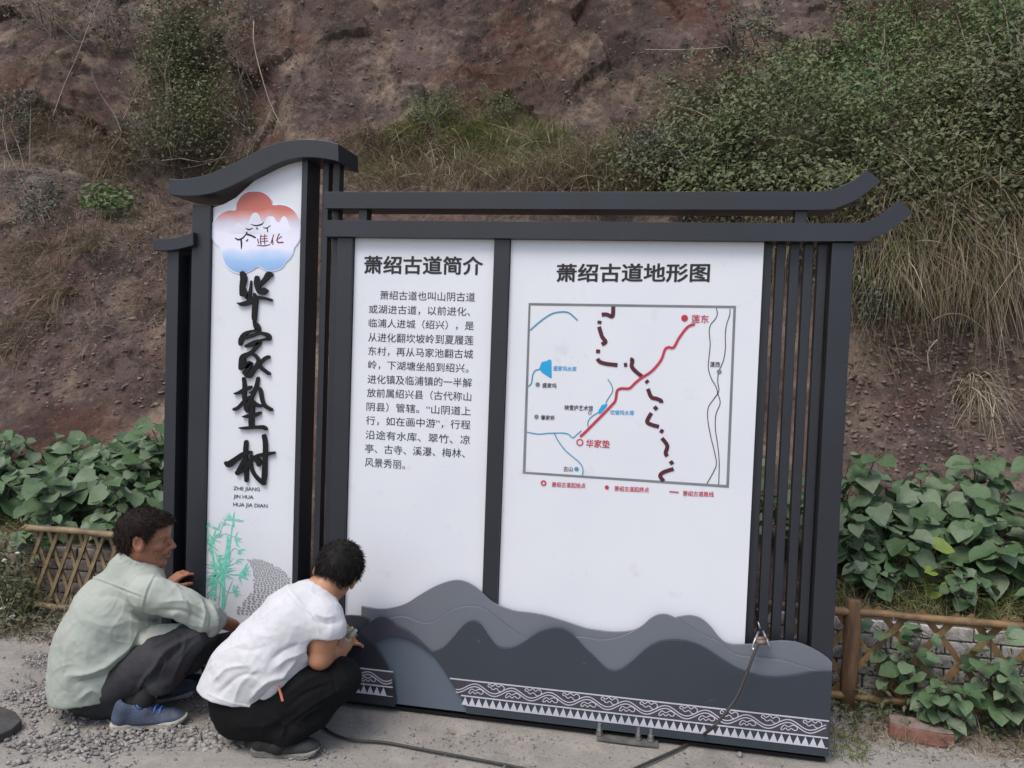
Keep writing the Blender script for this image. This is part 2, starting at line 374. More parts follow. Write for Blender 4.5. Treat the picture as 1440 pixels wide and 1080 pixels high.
# -- the patterned band, three printed lines, scrolls and saw teeth
def band(xl, xr, Y, name='patterned_band'):
    a, b = at(640, 951, Y), at(1160, 1017.5, Y); zt = (a[2]+b[2])/2
    a, b = at(647, 974.4, Y), at(1160, 1041.3, Y); zm = (a[2]+b[2])/2
    a, b = at(655, 988, Y), at(1160, 1055, Y); zb = (a[2]+b[2])/2
    fl = Flat(Y+.0006); fl.poly([(xl(zt)+.002, zt), (xr, zt), (xr, zm), (xl(zm)+.002, zm)]); sp(fl.build('band_ground', M_BANDB))
    fl = Flat(Y); H = zt-zm
    def X(z, side):     # the band's ends follow the board's edge
        return xl(z) if side == 0 else xr
    fl.poly([(xl(zt), zt+.003), (xr, zt+.003), (xr, zt-.003), (xl(zt), zt-.003)])
    fl.poly([(xl(zm), zm+.003), (xr, zm+.003), (xr, zm-.003), (xl(zm), zm-.003)])
    # teeth: solid strip with dark notches -> white triangles
    pitch = .0302; x0 = xl(zm)+.004; k = 0
    while x0+pitch < xr-.002:
        fl.poly([(x0, zb), (x0+pitch, zb), (x0+pitch*.5, zm-.003)]); x0 += pitch
    fl.poly([(xl(zb), zb), (xr, zb), (xr, zb-.003), (xl(zb), zb-.003)])
    per = .160; ph = at(350/7.2+620, 0, Y)[0]
    ph = at(668.6, 962, Y)[0]
    W = .0042
    xs = np.arange(xl((zt+zm)/2)+.004, xr-.004, .008)
    for off in (-.085, .085):
        pts = []
        for x in xs:
            s_ = math.cos((x-ph)/per*2*math.pi); pts.append((x, zm+H*(.5+.24*s_+off), W))
        fl.stroke(pts, 1)
    up = [(480,235),(490,220),(505,228),(520,245),(540,235),(555,225),(575,245),(590,255),(605,240),(625,240),(645,262),(640,290),(615,305),(590,298),(575,275),(555,270),(540,282),(520,275),(505,255),(485,250)]
    lo = [(285,305),(300,280),(320,272),(345,290),(365,285),(385,275),(410,280),(430,300),(430,320),(410,330),(390,318),(375,305),(355,325),(340,318),(325,300),(305,318),(288,318)]
    for k in range(-3, 14):
        for L, cx, cz in ((up, 560, .77), (lo, 360, .25)):
            x00 = ph+k*per+(cx-350)/377*per
            if x00-.05 < xl((zt+zm)/2) or x00+.04 > xr: continue
            pts = []
            for (x, y) in L:
                u = x-cx; yy = (y-(150+.138*(x-90)))/(325-150)     # 0 at top line, 1 at mid line
                pts.append((x00+u/377*per, zt-H*yy, W*.85))
            fl.stroke(pts, 2, closed=True)
    return sp(fl.build(name, M_BAND))
def xl_right(z):      # right of the arch
    zs = [p[1] for p in aC]; xs = [p[0] for p in aC]
    i = np.argsort(zs); return float(np.interp(z, np.array(zs)[i], np.array(xs)[i]))+.006
band(xl_right, 1.312, yC-.002)
gx = at(552, 980, -.066)[0]
def band_left():
    Y = -.0665
    return band(lambda z: -1.54, gx, Y)
band_left()
# -- anchor plate with studs standing in front of the board
pl = sp(box('anchor_plate', .405, .655, -.085, -.012, .0, .008, mat('dusty_steel_plate', S(98,96,92), S(74,72,70), rough=.8, scale=20), bevel=.001))
for px in (843, 897.5, 915):
    q = gnd(px, 1034 if px < 850 else 1041)
    v, f = [], []
    for (r, z0, z1, n) in ((.0075, .010, .062, 10), (.0145, .010, .022, 6), (.0125, .026, .036, 6)):
        b = len(v)
        for z in (z0, z1):
            v += [(q[0]+r*math.cos(2*math.pi*k/n), -.05+r*math.sin(2*math.pi*k/n), z) for k in range(n)]
        f += [(b+k, b+(k+1) % n, b+n+(k+1) % n, b+n+k) for k in range(n)]+[tuple(range(b+n, b+2*n))]
    b_ = mesh_obj('bolt', v, f, M_STEEL); sp(b_)

# ------------------------------------------------------------------ lettering and print
TY = .0185
Z4 = lambda x, y: (480+x/3.175, 340+y/3.175)
def pp(o, par):
    o.parent = par; return o
def tl(body, a, b, h, m, par, off=0.0, name='text_line', Y=TY):
    o = text_line(name, body, a, b, h, Y, m, None, off); return pp(o, par)
tl('萧绍古道简介', Z4(102, 102), Z4(632, 107), 25.5, M_INK, P1, .022, 'heading')
LN = [('萧绍古道也叫山阴古道',173,238,597,247),('或湖进古道，以前进化、',123,300,575,312),('临浦人进城（绍兴），是',122,362,592,375),
 ('从进化翻坎坡岭到夏履莲',120,425,590,440),('东村，再从马家池翻古城',120,487,588,502),('岭，下湖塘坐船到绍兴。',120,548,568,565),
 ('进化镇及临浦镇的一半解',117,612,582,630),('放前属绍兴县（古代称山',114,673,580,692),('阴县）管辖。“山阴道上',112,735,578,756),
 ('行，如在画中游”，行程',110,797,576,818),('沿途有水库、翠竹、凉',108,860,574,885),('亭、古寺、溪瀑、梅林、',106,922,552,945),('风景秀丽。',105,983,285,996)]
for t, xa, ya, xb, yb in LN:
    tl(t, Z4(xa, ya), Z4(xb, yb), 12.6, M_INK2, P1, 0)
Z5 = lambda x, y: (720+x/3., 350+y/3.)
tl('萧绍古道地形图', Z5(188, 101), Z5(835, 100), 26, M_INK, P2, .022, 'heading')
def flat(): return Flat(TY)
def st(fl, pts, wd, **k): px_stroke(fl, [(x, y, wd) for x, y in pts], 3., 720, 350, **k)
# map ground tint + frame
fl = flat(); fl.Y = .0188
c4 = [(70,228),(945,240),(915,1008),(45,948)]; i4 = [(78,238),(934,250),(904,996),(57,940)]
co = pxpoly(c4, fl.Y, 3., 720, 350); ci = pxpoly(i4, fl.Y, 3., 720, 350)
for k in range(4): fl.poly([co[k], co[(k+1) % 4], ci[(k+1) % 4], ci[k]])
pp(fl.build('map_frame', M_GRY), P2)
mp_ = P2
fl = flat(); fl.Y = .0184
for L in ([(78,342),(120,305),(165,275),(205,266),(240,270),(275,300)],): st(fl, L, 6)
st(fl, [(70,580),(82,565),(88,530),(100,512),(120,508)], 5)
st(fl, [(405,550),(420,575),(424,600),(410,625),(398,645),(397,660)], 4)
st(fl, [(372,685),(340,705),(322,725),(320,748)], 4)
st(fl, [(62,773),(110,781),(150,778),(178,777),(215,777),(238,782),(256,797),(275,782),(292,768)], 4.5)
st(fl, [(178,777),(195,810),(225,850),(260,880),(288,905),(299,930),(297,955)], 4.5)
pp(fl.build('river_line', M_CYAN), mp_)
fl = flat(); fl.Y = .0181
fl.poly(pxpoly([(125,478),(148,472),(158,466),(166,470),(167,545),(160,543),(125,520),(115,505)], fl.Y, 3., 720, 350))
fl.poly(pxpoly([(362,690),(370,672),(380,658),(402,653),(400,665),(378,690),(368,697)], fl.Y, 3., 720, 350))
pp(fl.build('reservoir', M_CYAN2), mp_)
fl = flat(); fl.Y = .0178
for L, k in (([(427,243),(426,275),(420,285),(400,277),(378,277)],1),([(370,303),(368,316)],1),([(367,328),(380,370),(395,392),(378,403)],1),([(364,424),(362,440)],1),
          ([(360,463),(372,477),(400,485),(445,490)],1),([(472,490),(486,488)],1),([(498,466),(508,470),(505,495),(520,515),(548,538)],1),([(565,555),(574,565)],1),
          ([(573,590),(588,625),(610,632),(628,640),(630,650)],1),([(600,665),(612,678)],1),([(588,692),(570,728),(590,742),(620,750)],1),([(625,765),(638,773)],1),
          ([(632,798),(655,830),(648,860),(655,875)],1),([(668,895),(678,909)],1),([(682,928),(640,942),(625,958),(640,980)],1)):
    st(fl, L, 17, cap=False)
pp(fl.build('boundary_line', M_MAR), mp_)
fl = flat(); fl.Y = .0174
st(fl, [(290,790),(320,762),(420,660),(437,635),(443,600),(460,589),(495,588),(520,565),(545,545),(590,515),(628,470),(645,425),(660,415),(682,415),(705,375),(740,330),(768,318)], 11)
q = at(*Z5(286, 816), fl.Y); fl.ring(q[0], q[2], .0125, .0048)
q = at(*Z5(728, 292), fl.Y); fl.disc(q[0], q[2], .0135)
q = at(*Z5(133, 988), fl.Y); fl.ring(q[0], q[2], .009, .006)
q = at(*Z5(400, 1006), fl.Y); fl.disc(q[0], q[2], .0085)
st(fl, [(664,1024),(703,1027)], 5.5, cap=False)
pp(fl.build('route_line', M_RED), mp_)
fl = flat(); fl.Y = .0183
st(fl, [(863,251),(866,275),(858,295),(838,320),(832,350),(836,400),(832,450),(828,500),(840,545),(860,580),(868,610),(878,650),(860,700),(858,760),(868,830),(874,900),(872,994)], 3.5)
st(fl, [(920,253),(918,280),(905,320),(900,360),(900,420),(892,470),(872,520),(868,560),(872,600),(850,635),(828,670),(826,720),(838,790),(855,860),(862,910),(845,950),(822,990)], 3.5)
pp(fl.build('road_line', M_INK2), mp_)
fl = flat(); fl.Y = .0177
for x, y in ((108,572),(103,708),(874,518)):
    q = at(*Z5(x, y), fl.Y); fl.disc(q[0], q[2], .0095)
q = at(*Z5(328, 691), fl.Y); fl.ring(q[0], q[2], .0062, .0028)
pp(fl.build('place_dot', M_GRY), mp_)
fl = flat(); q = at(*Z5(272, 929), fl.Y); fl.disc(q[0], q[2], .0095); pp(fl.build('place_dot', M_CYAN), mp_)
for body, a, b, h, m in (('莲东',(757,295),(830,296),11.5,M_RED),('华家垫',(312,820),(413,824),11.5,M_RED),('盛家坞水库',(174,503),(272,506),7,M_CYAN2),
    ('盛家坞',(128,575),(187,577),7,M_INK),('坎坡坞水库',(414,689),(515,692),7,M_CYAN2),('映雪庐艺术馆',(222,669),(341,673),7.5,M_INK),
    ('肇家桥',(122,711),(180,713),7,M_INK),('古山',(217,928),(256,929),7,M_INK),('莲西',(836,487),(877,488),7.5,M_INK),
    ('萧绍古道起始点',(168,994),(310,999),7.5,M_RED),('萧绍古道起终点',(432,1011),(578,1017),7.5,M_RED),('萧绍古道路线',(721,1031),(851,1036),7.5,M_RED)):
    tl(body, Z5(*a), Z5(*b), h, m, mp_, .012, 'map_label')
# -- raised brush characters
def brush(name, strokes, sc, ox, oy):
    f = Flat(.019)
    for s_ in strokes: px_stroke(f, s_, sc, ox, oy, n=5, thick=.012)
    return f
K2 = (6.754, 290, 370); K3 = (5.4, 290, 520)
hua = [[(352,100,48),(364,150,60),(350,220,46),(345,300,36)],[(350,230,40),(385,300,45),(410,325,45),(425,270,25),(435,170,8)],[(490,140,42),(490,200,50),(515,270,45),(560,265,60),(585,262,24)],
 [(505,215,36),(560,165,40),(600,115,58),(625,112,40)],[(305,380,8),(350,390,35),(420,370,45),(480,330,38),(560,335,25),(625,352,24)],[(465,290,15),(475,350,45),(468,450,45),(465,520,42),(468,552,25)]]
jia = [[(455,555,10),(480,590,50),(500,630,50),(470,640,20)],[(490,640,20),(420,650,20),(370,680,40),(340,730,45),(332,772,28)],[(375,712,28),(440,690,30),(520,665,26),(590,685,40),(605,715,36),(560,725,22),(500,737,18)],
 [(385,790,25),(440,770,45),(510,750,45),(480,800,35),(430,850,30),(360,890,50),(350,940,60),(335,1000,36)],[(400,860,25),(460,870,25),(500,910,30),(500,960,40),(460,1010,42),(415,1068,48),(370,1035,36)],
 [(345,930,30),(385,970,60),(430,950,40),(392,1020,48)],[(600,890,30),(560,910,30),(500,970,25)],[(490,960,35),(550,1010,30),(605,1050,28)]]
dian = [[(290,65,22),(298,120,28),(295,200,28),(305,270,28),(310,305,24)],[(218,180,8),(250,175,22),(300,150,28),(345,130,22)],[(218,300,22),(250,285,22),(290,240,18),(340,200,14)],
 [(400,62,22),(385,130,26),(355,200,26),(325,270,26),(320,315,24)],[(340,175,12),(400,140,16),(420,160,26),(430,220,26),(450,270,26),(500,302,24)],[(345,225,18),(380,260,28),(420,275,20)],
 [(360,240,20),(355,300,35),(350,380,38),(350,430,38)],[(285,355,8),(330,350,30),(380,340,30),(415,325,20)],[(258,440,8),(310,440,22),(380,435,24),(440,435,28),(462,450,20)]]
cun = [[(310,545,28),(305,620,32),(310,740,32),(312,840,26)],[(155,705,24),(180,715,45),(230,680,38),(290,640,34),(345,625,22)],[(300,680,30),(260,750,30),(245,785,30)],[(240,780,30),(290,760,25),(345,690,30),(350,650,20)],
 [(350,680,25),(400,650,25),(460,640,28),(522,628,18)],[(445,500,30),(455,560,32),(452,700,32),(448,800,36),(440,860,26)],[(345,720,25),(365,780,22),(400,825,25),(445,860,30)],[(375,665,30),(405,695,42),(405,720,28)]]
for strokes, K in ((hua, K2), (jia, K2), (dian, K3), (cun, K3)):
    pp(brush('brush_character', strokes, *K).build('brush_character', M_CHAR), P0)
Z2 = lambda x, y: (200+x/3., 400+y/3.)
tl('ZHE JIANG', Z2(385, 862), Z2(496, 867), 6.8, M_INK2, P0, .01)
tl('JIN HUA', Z2(385, 896), Z2(469, 900), 6.8, M_INK2, P0, .01)
tl('HUA JIA DIAN', Z2(384, 930), Z2(528, 937), 6.8, M_INK2, P0, .01)
# -- the cloud shaped emblem
KL = (6.753, 270, 240)
cl = [(415,375),(425,310),(465,245),(520,208),(590,198),(660,205),(720,240),(755,285),(768,328),(830,325),(900,338),(960,375),(1000,430),(1020,500),(1025,580),(1018,650),(990,700),(965,735),(955,780),(925,830),(890,860),(860,905),(810,935),(750,948),(690,935),(630,905),(570,940),(500,965),(430,965),(370,935),(320,885),(295,830),(280,765),(270,725),(230,690),(200,640),(192,570),(205,500),(240,440),(290,400),(350,378)]
Mg = bpy.data.materials.new('emblem_print'); Mg.use_nodes = True
n_ = Mg.node_tree.nodes; l_ = Mg.node_tree.links; tc = n_.new('ShaderNodeTexCoord'); sx = n_.new('ShaderNodeSeparateXYZ'); l_.new(tc.outputs['Object'], sx.inputs[0])
nz_ = n_.new('ShaderNodeTexNoise'); nz_.inputs['Scale'].default_value = 8; l_.new(tc.outputs['Object'], nz_.inputs['Vector'])
ad = n_.new('ShaderNodeMath'); ad.operation = 'MULTIPLY_ADD'; ad.inputs[1].default_value = .05; l_.new(nz_.outputs[0], ad.inputs[0]); l_.new(sx.outputs[2], ad.inputs[2])
z_t = at(360, 240+198/6.753, .017)[2]; z_b = at(360, 240+965/6.753, .017)[2]
mr = n_.new('ShaderNodeMapRange'); mr.inputs[1].default_value = z_b+.025; mr.inputs[2].default_value = z_t+.025; l_.new(ad.outputs[0], mr.inputs[0])
rp = n_.new('ShaderNodeValToRGB'); l_.new(mr.outputs[0], rp.inputs[0]); e = rp.color_ramp.elements
e[0].position = 0; e[0].color = (*S(132,168,212), 1); e[1].position = 1; e[1].color = (*S(176,92,80), 1)
for p_, c_ in ((.13, S(150,185,225)), (.24, S(190,208,235)), (.30, S(224,224,240)), (.5, S(222,222,238)), (.62, S(200,196,212)), (.71, S(205,150,145)), (.78, S(188,108,96))):
    k_ = e.new(p_); k_.color = (*c_, 1)
l_.new(rp.outputs[0], n_['Principled BSDF'].inputs['Base Color']); n_['Principled BSDF'].inputs['Roughness'].default_value = .4
M_RIM = mat('emblem_rim', S(205,225,245), S(215,220,240), rough=.4)
M_LIL = mat('emblem_peaks', S(224,224,240), rough=.4)
cx_, cy_ = 610, 590
rim = pxpoly([(cx_+(x-cx_)*1.025, cy_+(y-cy_)*1.028) for x, y in catmull(cl, 3, True)], .018, *KL)
em = pp(prism('emblem', rim, .0165, .0195, M_RIM), P0)
fl = Flat(.0158); fl.poly(pxpoly(catmull(cl, 3, True), .0158, *KL)); pp(fl.build('emblem', Mg), P0)
fl = Flat(.0155)
fl.poly(pxpoly(catmull([(350,590),(380,560),(410,515),(440,495),(470,515),(500,522),(540,480),(565,420),(600,398),(635,420),(660,480),(690,490),(705,450),(735,432),(775,440),(800,480),(830,490),(850,450),(875,432),(905,460),(925,520),(960,560)], 3)+[(960,600),(350,600)], .0155, *KL))
pp(fl.build('emblem', M_LIL), P0)
fl = Flat(.0152)
for s_ in ([(410,640,8),(440,655,14),(480,640,12),(520,595,10)],[(520,585,12),(525,605,14),(560,615,14),(600,635,14)],[(465,650,14),(470,700,14),(468,740,8)],[(530,655,10),(518,668,12)],[(512,548,6),(540,560,11),(578,545,6)],
           [(560,510,5),(610,522,11),(660,510,11),(680,490,5)],[(615,545,14),(625,557,8)],[(676,542,6),(710,545,10),(745,520,5)],[(715,550,9),(718,580,9)]):
    px_stroke(fl, s_, *KL, wk=1.15)
pp(fl.build('emblem_strokes', M_INK), P0)
fl = Flat(.0152)
for s_ in ([(655,610,9),(650,650,9),(655,700,9)],[(655,625,7),(715,620,7)],[(660,648,7),(715,645,7)],[(660,672,7),(720,668,7)],[(690,605,8),(690,698,8)],[(620,708,7),(680,714,9),(740,702,7)],[(622,650,9),(634,690,9)],
           [(775,610,9),(750,690,9)],[(765,640,7),(768,700,9)],[(830,600,9),(810,640,9),(815,680,11),(865,680,11)],[(850,625,9),(800,660,7)]):
    px_stroke(fl, s_, *KL, wk=1.1)
pp(fl.build('emblem_characters', mat('dark_red_print', S(140,30,45), S(60,15,25), rough=.5, scale=40)), P0)
# -- printed bamboo and cobbled path
fl = flat(); KB = (6.0, 270, 700); r_ = random.Random(3)
def leafpoly(x, y, a, L, wd):
    ca, sa = math.cos(a), math.sin(a); pts = [(0,0),(.25,.5),(.55,.42),(1,0),(.55,-.42),(.25,-.5)]
    return pxpoly([(x+(u*L)*ca-(v*wd)*sa, y+(u*L)*sa+(v*wd)*ca) for u, v in pts], fl.Y, *KB)
for L in ([(190,862,20),(197,720,20),(190,600,18),(175,500,18),(160,420,14)],[(262,935,24),(265,780,30),(262,640,30),(290,480,28),(305,380,26),(300,330,20)],[(305,560,10),(330,300,10),(345,200,10)],[(222,915,7),(235,780,7),(240,700,7)],
          [(270,780,6),(330,800,5),(370,790,4)],[(275,300,6),(330,320,5),(400,340,4)],[(300,520,5),(345,430,5),(390,440,4)],[(275,920,6),(300,800,6),(340,700,6)],[(230,330,6),(245,260,5),(270,210,4)],[(300,640,8),(380,650,7),(460,620,5)]):
    px_stroke(fl, L, *KB, n=3)
for x, y, r0, n, a0, a1, x0_ in ((345,180,85,14,-3.3,1.6,0),(365,345,70,8,-1.3,1.4,0),(400,440,60,7,-.8,2.0,0),(390,520,55,6,-.4,2.3,0),(175,340,95,24,0,6.28,1),(150,400,90,16,0,6.28,1),(225,500,45,7,-2,2.5,0),
                         (250,600,150,22,-3.3,.3,1),(235,640,150,26,0,6.28,1),(200,680,110,14,.3,3.3,1),(400,650,85,14,-1.2,1.6,0),(440,610,70,7,-1.2,.8,0),(350,790,75,10,-1.5,1.5,0),(150,780,70,12,0,6.28,1),(225,270,70,6,-3,-.2,0),(285,220,55,6,-3.4,.8,0),(120,240,50,5,-1.2,1,0),(170,800,70,7,.5,2.6,0)):
    for k in range(n):
        a = r_.uniform(a0, a1); L = r0*r_.uniform(.6, 1.05)
        ox, oy = r_.uniform(-8, 8), r_.uniform(-8, 8)
        xx, yy = x+ox, y+oy
        if xx+L*math.cos(a) < 106: continue
        fl.poly(leafpoly(xx, yy, a, L*1.1, r_.uniform(7, 12)))
pp(fl.build('bamboo_print', M_TEAL), P0)
fl = flat()
reg = [(465,520),(560,512),(680,562),(780,615),(832,690),(832,850),(700,900),(560,990),(430,1010),(330,1010),(430,880),(520,760),(520,650)]
def inside(x, y, P):
    c = False; j = len(P)-1
    for i in range(len(P)):
        if ((P[i][1] > y) != (P[j][1] > y)) and (x < (P[j][0]-P[i][0])*(y-P[i][1])/(P[j][1]-P[i][1])+P[i][0]): c = not c
        j = i
    return c
y = 518
while y < 1010:
    h = 11+(y-518)*.028; x = 330+r_.uniform(0, 20)
    while x < 830:
        wd = h*r_.uniform(1.2, 2.1)
        xc, yc = x+wd/2, y+r_.uniform(-2, 2)+(x-600)*.12
        if inside(xc, yc, reg):
            a = .35
            pts = [((wd*.43)*math.cos(t)*r_.uniform(.85, 1.1), (h*.40)*math.sin(t)*r_.uniform(.85, 1.1)) for t in [k*math.pi/4+.3 for k in range(8)]]
            fl.poly(pxpoly([(xc+u*math.cos(a)-v*math.sin(a), yc+u*math.sin(a)+v*math.cos(a)) for u, v in pts], fl.Y, *KB))
        x += wd
    y += h
pp(fl.build('cobble_print', M_STP), P0)
# ================================================================== TERRAIN AND GROUND
def grid_mesh(name, X, m, parent=None, smooth=True):
    """X: (nu, nv, 3)"""
    nu, nv = X.shape[:2]; idx = np.arange(nu*nv).reshape(nu, nv)
    q = np.stack([idx[:-1, :-1], idx[1:, :-1], idx[1:, 1:], idx[:-1, 1:]], -1).reshape(-1, 4)
    return mesh_obj(name, X.reshape(-1, 3), q, m, parent, smooth=smooth)
def axis(lo, hi, a, b, d, grow=1.25):
    """dense spacing d between a and b, growing outside"""
    c = list(np.arange(a, b, d)); s = d
    while c[-1] < hi: s *= grow; c.append(c[-1]+s)
    s = d; L = []
    x = a
    while x > lo: s *= grow; x -= s; L.append(x)
    return np.array(L[::-1]+c)
PROF = np.array([(.70,-.3),(.72,.395),(1.0,.50),(1.35,.66),(1.7,.98),(2.2,1.62),(2.8,2.30),(3.4,2.92),(3.9,3.18),(4.3,3.42),(4.6,4.0),(4.95,4.9),(5.5,6.3),(6.2,7.8),(7.4,9.2),(9.5,10.4),(14,12),(24,14),(60,16)], float)
pl_ = np.concatenate([[0], np.cumsum(np.linalg.norm(np.diff(PROF, axis=0), axis=1))])
def facets(p, q, seed):
    """broken rock: jittered cells, each a tilted plane at its own height"""
    p, q = np.broadcast_arrays(p, q); pi, qi = np.floor(p).astype(np.int64), np.floor(q).astype(np.int64); best = np.full(p.shape, 9.); val = np.zeros(p.shape)
    for a in (-1, 0, 1):
        for b in (-1, 0, 1):
            ci, cj = pi+a, qi+b
            cx = ci+.5+.45*_hash(ci, cj, 0*ci, seed); cy = cj+.5+.45*_hash(ci, cj, 0*ci+1, seed); dd = (p-cx)**2+(q-cy)**2
            h = .45*_hash(ci, cj, 0*ci+2, seed)+(p-cx)*.9*_hash(ci, cj, 0*ci+3, seed)+(q-cy)*.9*_hash(ci, cj, 0*ci+4, seed)
            m = dd < best; best = np.where(m, dd, best); val = np.where(m, h, val)
    return val
def terrain(x, s):
    Y = np.interp(s, pl_, PROF[:, 0]); Z = np.interp(s, pl_, PROF[:, 1])
    e = .25
    dY = np.interp(s+e, pl_, PROF[:, 0])-np.interp(s-e, pl_, PROF[:, 0]); dZ = np.interp(s+e, pl_, PROF[:, 1])-np.interp(s-e, pl_, PROF[:, 1])
    n = np.hypot(dY, dZ); nY, nZ = -dZ/n, dY/n
    up = np.clip((s-1.2)/1.6, 0, 1)
    # strata run from upper right to lower left
    u = x*.8-s*.6; v = x*.6+s*.8
    d = .34*fbm(x*.45+3, s*.5, oct=2, seed=3)*up
    d += .10*fbm(u*1.1, v*.8, oct=2, seed=11)*up
    msk = np.clip(.55+fbm(u*.8+4, v*.8, oct=2, seed=77)*1.2, .15, 1.2)
    wx = u+.10*vnoise(u*3.1, v*3.1, seed=71)+.04*vnoise(u*9, v*9, seed=73); wv = v+.10*vnoise(u*3.1, v*3.1, seed=72)+.04*vnoise(u*9, v*9, seed=74)
    cl = .25+.75*np.clip((s-4.6)/1.2, 0, 1)          # the lower slope is softer than the cliff
    d += .13*facets(wx*1.25, wv*1.5, 101)*up*cl
    d += .045*facets(wx*2.7+7, wv*3.6, 103)*up*(.35+.65*cl)*msk
    d += .019*facets(wx*8+3, wv*9, 105)*(.3+.7*up)
    r2 = sum(.72**i*vnoise(x*13*1.8**i, s*11*1.8**i, seed=31+i) for i in range(3))
    d += .011*r2*(.4+.6*up)*msk
    # gully on the left, bulging bank on the right
    g = np.exp(-((x+4.3+.25*(s-5))/.7)**2)*np.clip((s-3.5)/1.5, 0, 1); d -= .35*g
    b = np.exp(-((x-3.6)/1.6)**2)*np.clip((s-2.6)/1.0, 0, 1)*np.clip((7.0-s)/2, 0, 1); d += .35*b
    return np.stack([x+0*s, Y+nY*d, Z+nZ*d], -1)
hx = axis(-45, 45, -7.6, 4.6, .024); hs = axis(0, 55, .0, 8.2, .024)
HG = terrain(*np.meshgrid(hx, hs, indexing='ij'))

def terrain_mat():
    m = bpy.data.materials.new('eroded_rock_earth'); m.use_nodes = True
    n = m.node_tree.nodes; l = m.node_tree.links; b = n['Principled BSDF']; b.inputs['Roughness'].default_value = .95; b.inputs['Specular IOR Level'].default_value = .2
    tc = n.new('ShaderNodeTexCoord')
    def noise(sc, det=6, rough=.6, off=(0, 0, 0), scl=(1, 1, 1), rot=(0, 0, 0)):
        mp = n.new('ShaderNodeMapping'); mp.inputs['Location'].default_value = off; mp.inputs['Scale'].default_value = scl; mp.inputs['Rotation'].default_value = rot
        l.new(tc.outputs['Object'], mp.inputs[0])
        t = n.new('ShaderNodeTexNoise'); t.inputs['Scale'].default_value = sc; t.inputs['Detail'].default_value = det; t.inputs['Roughness'].default_value = rough
        l.new(mp.outputs[0], t.inputs['Vector']); return t.outputs[0]
    def rng(s, a, b_):
        r = n.new('ShaderNodeMapRange'); r.inputs[1].default_value = a; r.inputs[2].default_value = b_; l.new(s, r.inputs[0]); return r.outputs[0]
    def mix(f, a, c):
        x = n.new('ShaderNodeMix'); x.data_type = 'RGBA'; l.new(f, x.inputs[0])
        for k, s in ((6, a), (7, c)):
            if isinstance(s, tuple): x.inputs[k].default_value = (*s, 1)
            else: l.new(s, x.inputs[k])
        return x.outputs[2]
    c = mix(rng(noise(.9, 8, .65), .38, .62), S(112,96,92), S(92,77,70))
    c = mix(rng(noise(1.7, 8, .7, (5, 2, 1)), .50, .66), c, S(156,138,120))
    c = mix(rng(noise(1.3, 8, .7, (9, 4, 7)), .53, .68), c, S(58,53,56))
    c = mix(rng(noise(.8, 6, .7, (2, 8, 3)), .52, .70), c, S(96,64,55))
    c = mix(rng(noise(7, 10, .8, (1, 1, 5), (1, 1, 1), (0, .6, 0)), .56, .72), c, S(152,138,126))
    c = mix(rng(noise(2.4, 10, .78, (7, 1, 5)), .50, .62), c, S(62,54,50))
    c = mix(rng(noise(26, 6, .7, (7, 3, 2)), .55, .72), c, S(48,40,37))
    c = mix(rng(noise(34, 8, .8, (2, 9, 4)), .60, .74), c, S(150,138,128))
    l.new(c, b.inputs['Base Color'])
    bp = n.new('ShaderNodeBump'); bp.inputs['Strength'].default_value = 1.0; bp.inputs['Distance'].default_value = .04; l.new(noise(13, 12, .82, (0, 0, 0), (1, 1, 1)), bp.inputs['Height'])
    bp2 = n.new('ShaderNodeBump'); bp2.inputs['Strength'].default_value = .7; bp2.inputs['Distance'].default_value = .012; l.new(noise(60, 6, .7), bp2.inputs['Height']); l.new(bp.outputs[0], bp2.inputs['Normal'])
    l.new(bp2.outputs[0], b.inputs['Normal'])
    return m
hill = grid_mesh('hillside', HG, terrain_mat())
tag(hill, 'steep mauve and brown eroded rock and earth bank behind the board', kind='structure')
# BVH for planting
_v = HG.reshape(-1, 3); nu, nv = HG.shape[:2]; _i = np.arange(nu*nv).reshape(nu, nv)
_q = np.stack([_i[:-1, :-1], _i[1:, :-1], _i[1:, 1:], _i[:-1, 1:]], -1).reshape(-1, 4)
BV = BVHTree.FromPolygons(_v.tolist(), _q.tolist())
def hill_hit(px, py):
    d = Vector(ray(px, py)); r = BV.ray_cast(Vector(CAM), d)
    return (np.array(r[0]), np.array(r[1]) if r[1].dot(d) < 0 else -np.array(r[1])) if r[0] is not None else (None, None)
def hill_z(x, y):
    r = BV.ray_cast(Vector((x, y, 20)), Vector((0, 0, -1))); return r[0].z if r[0] is not None else 0

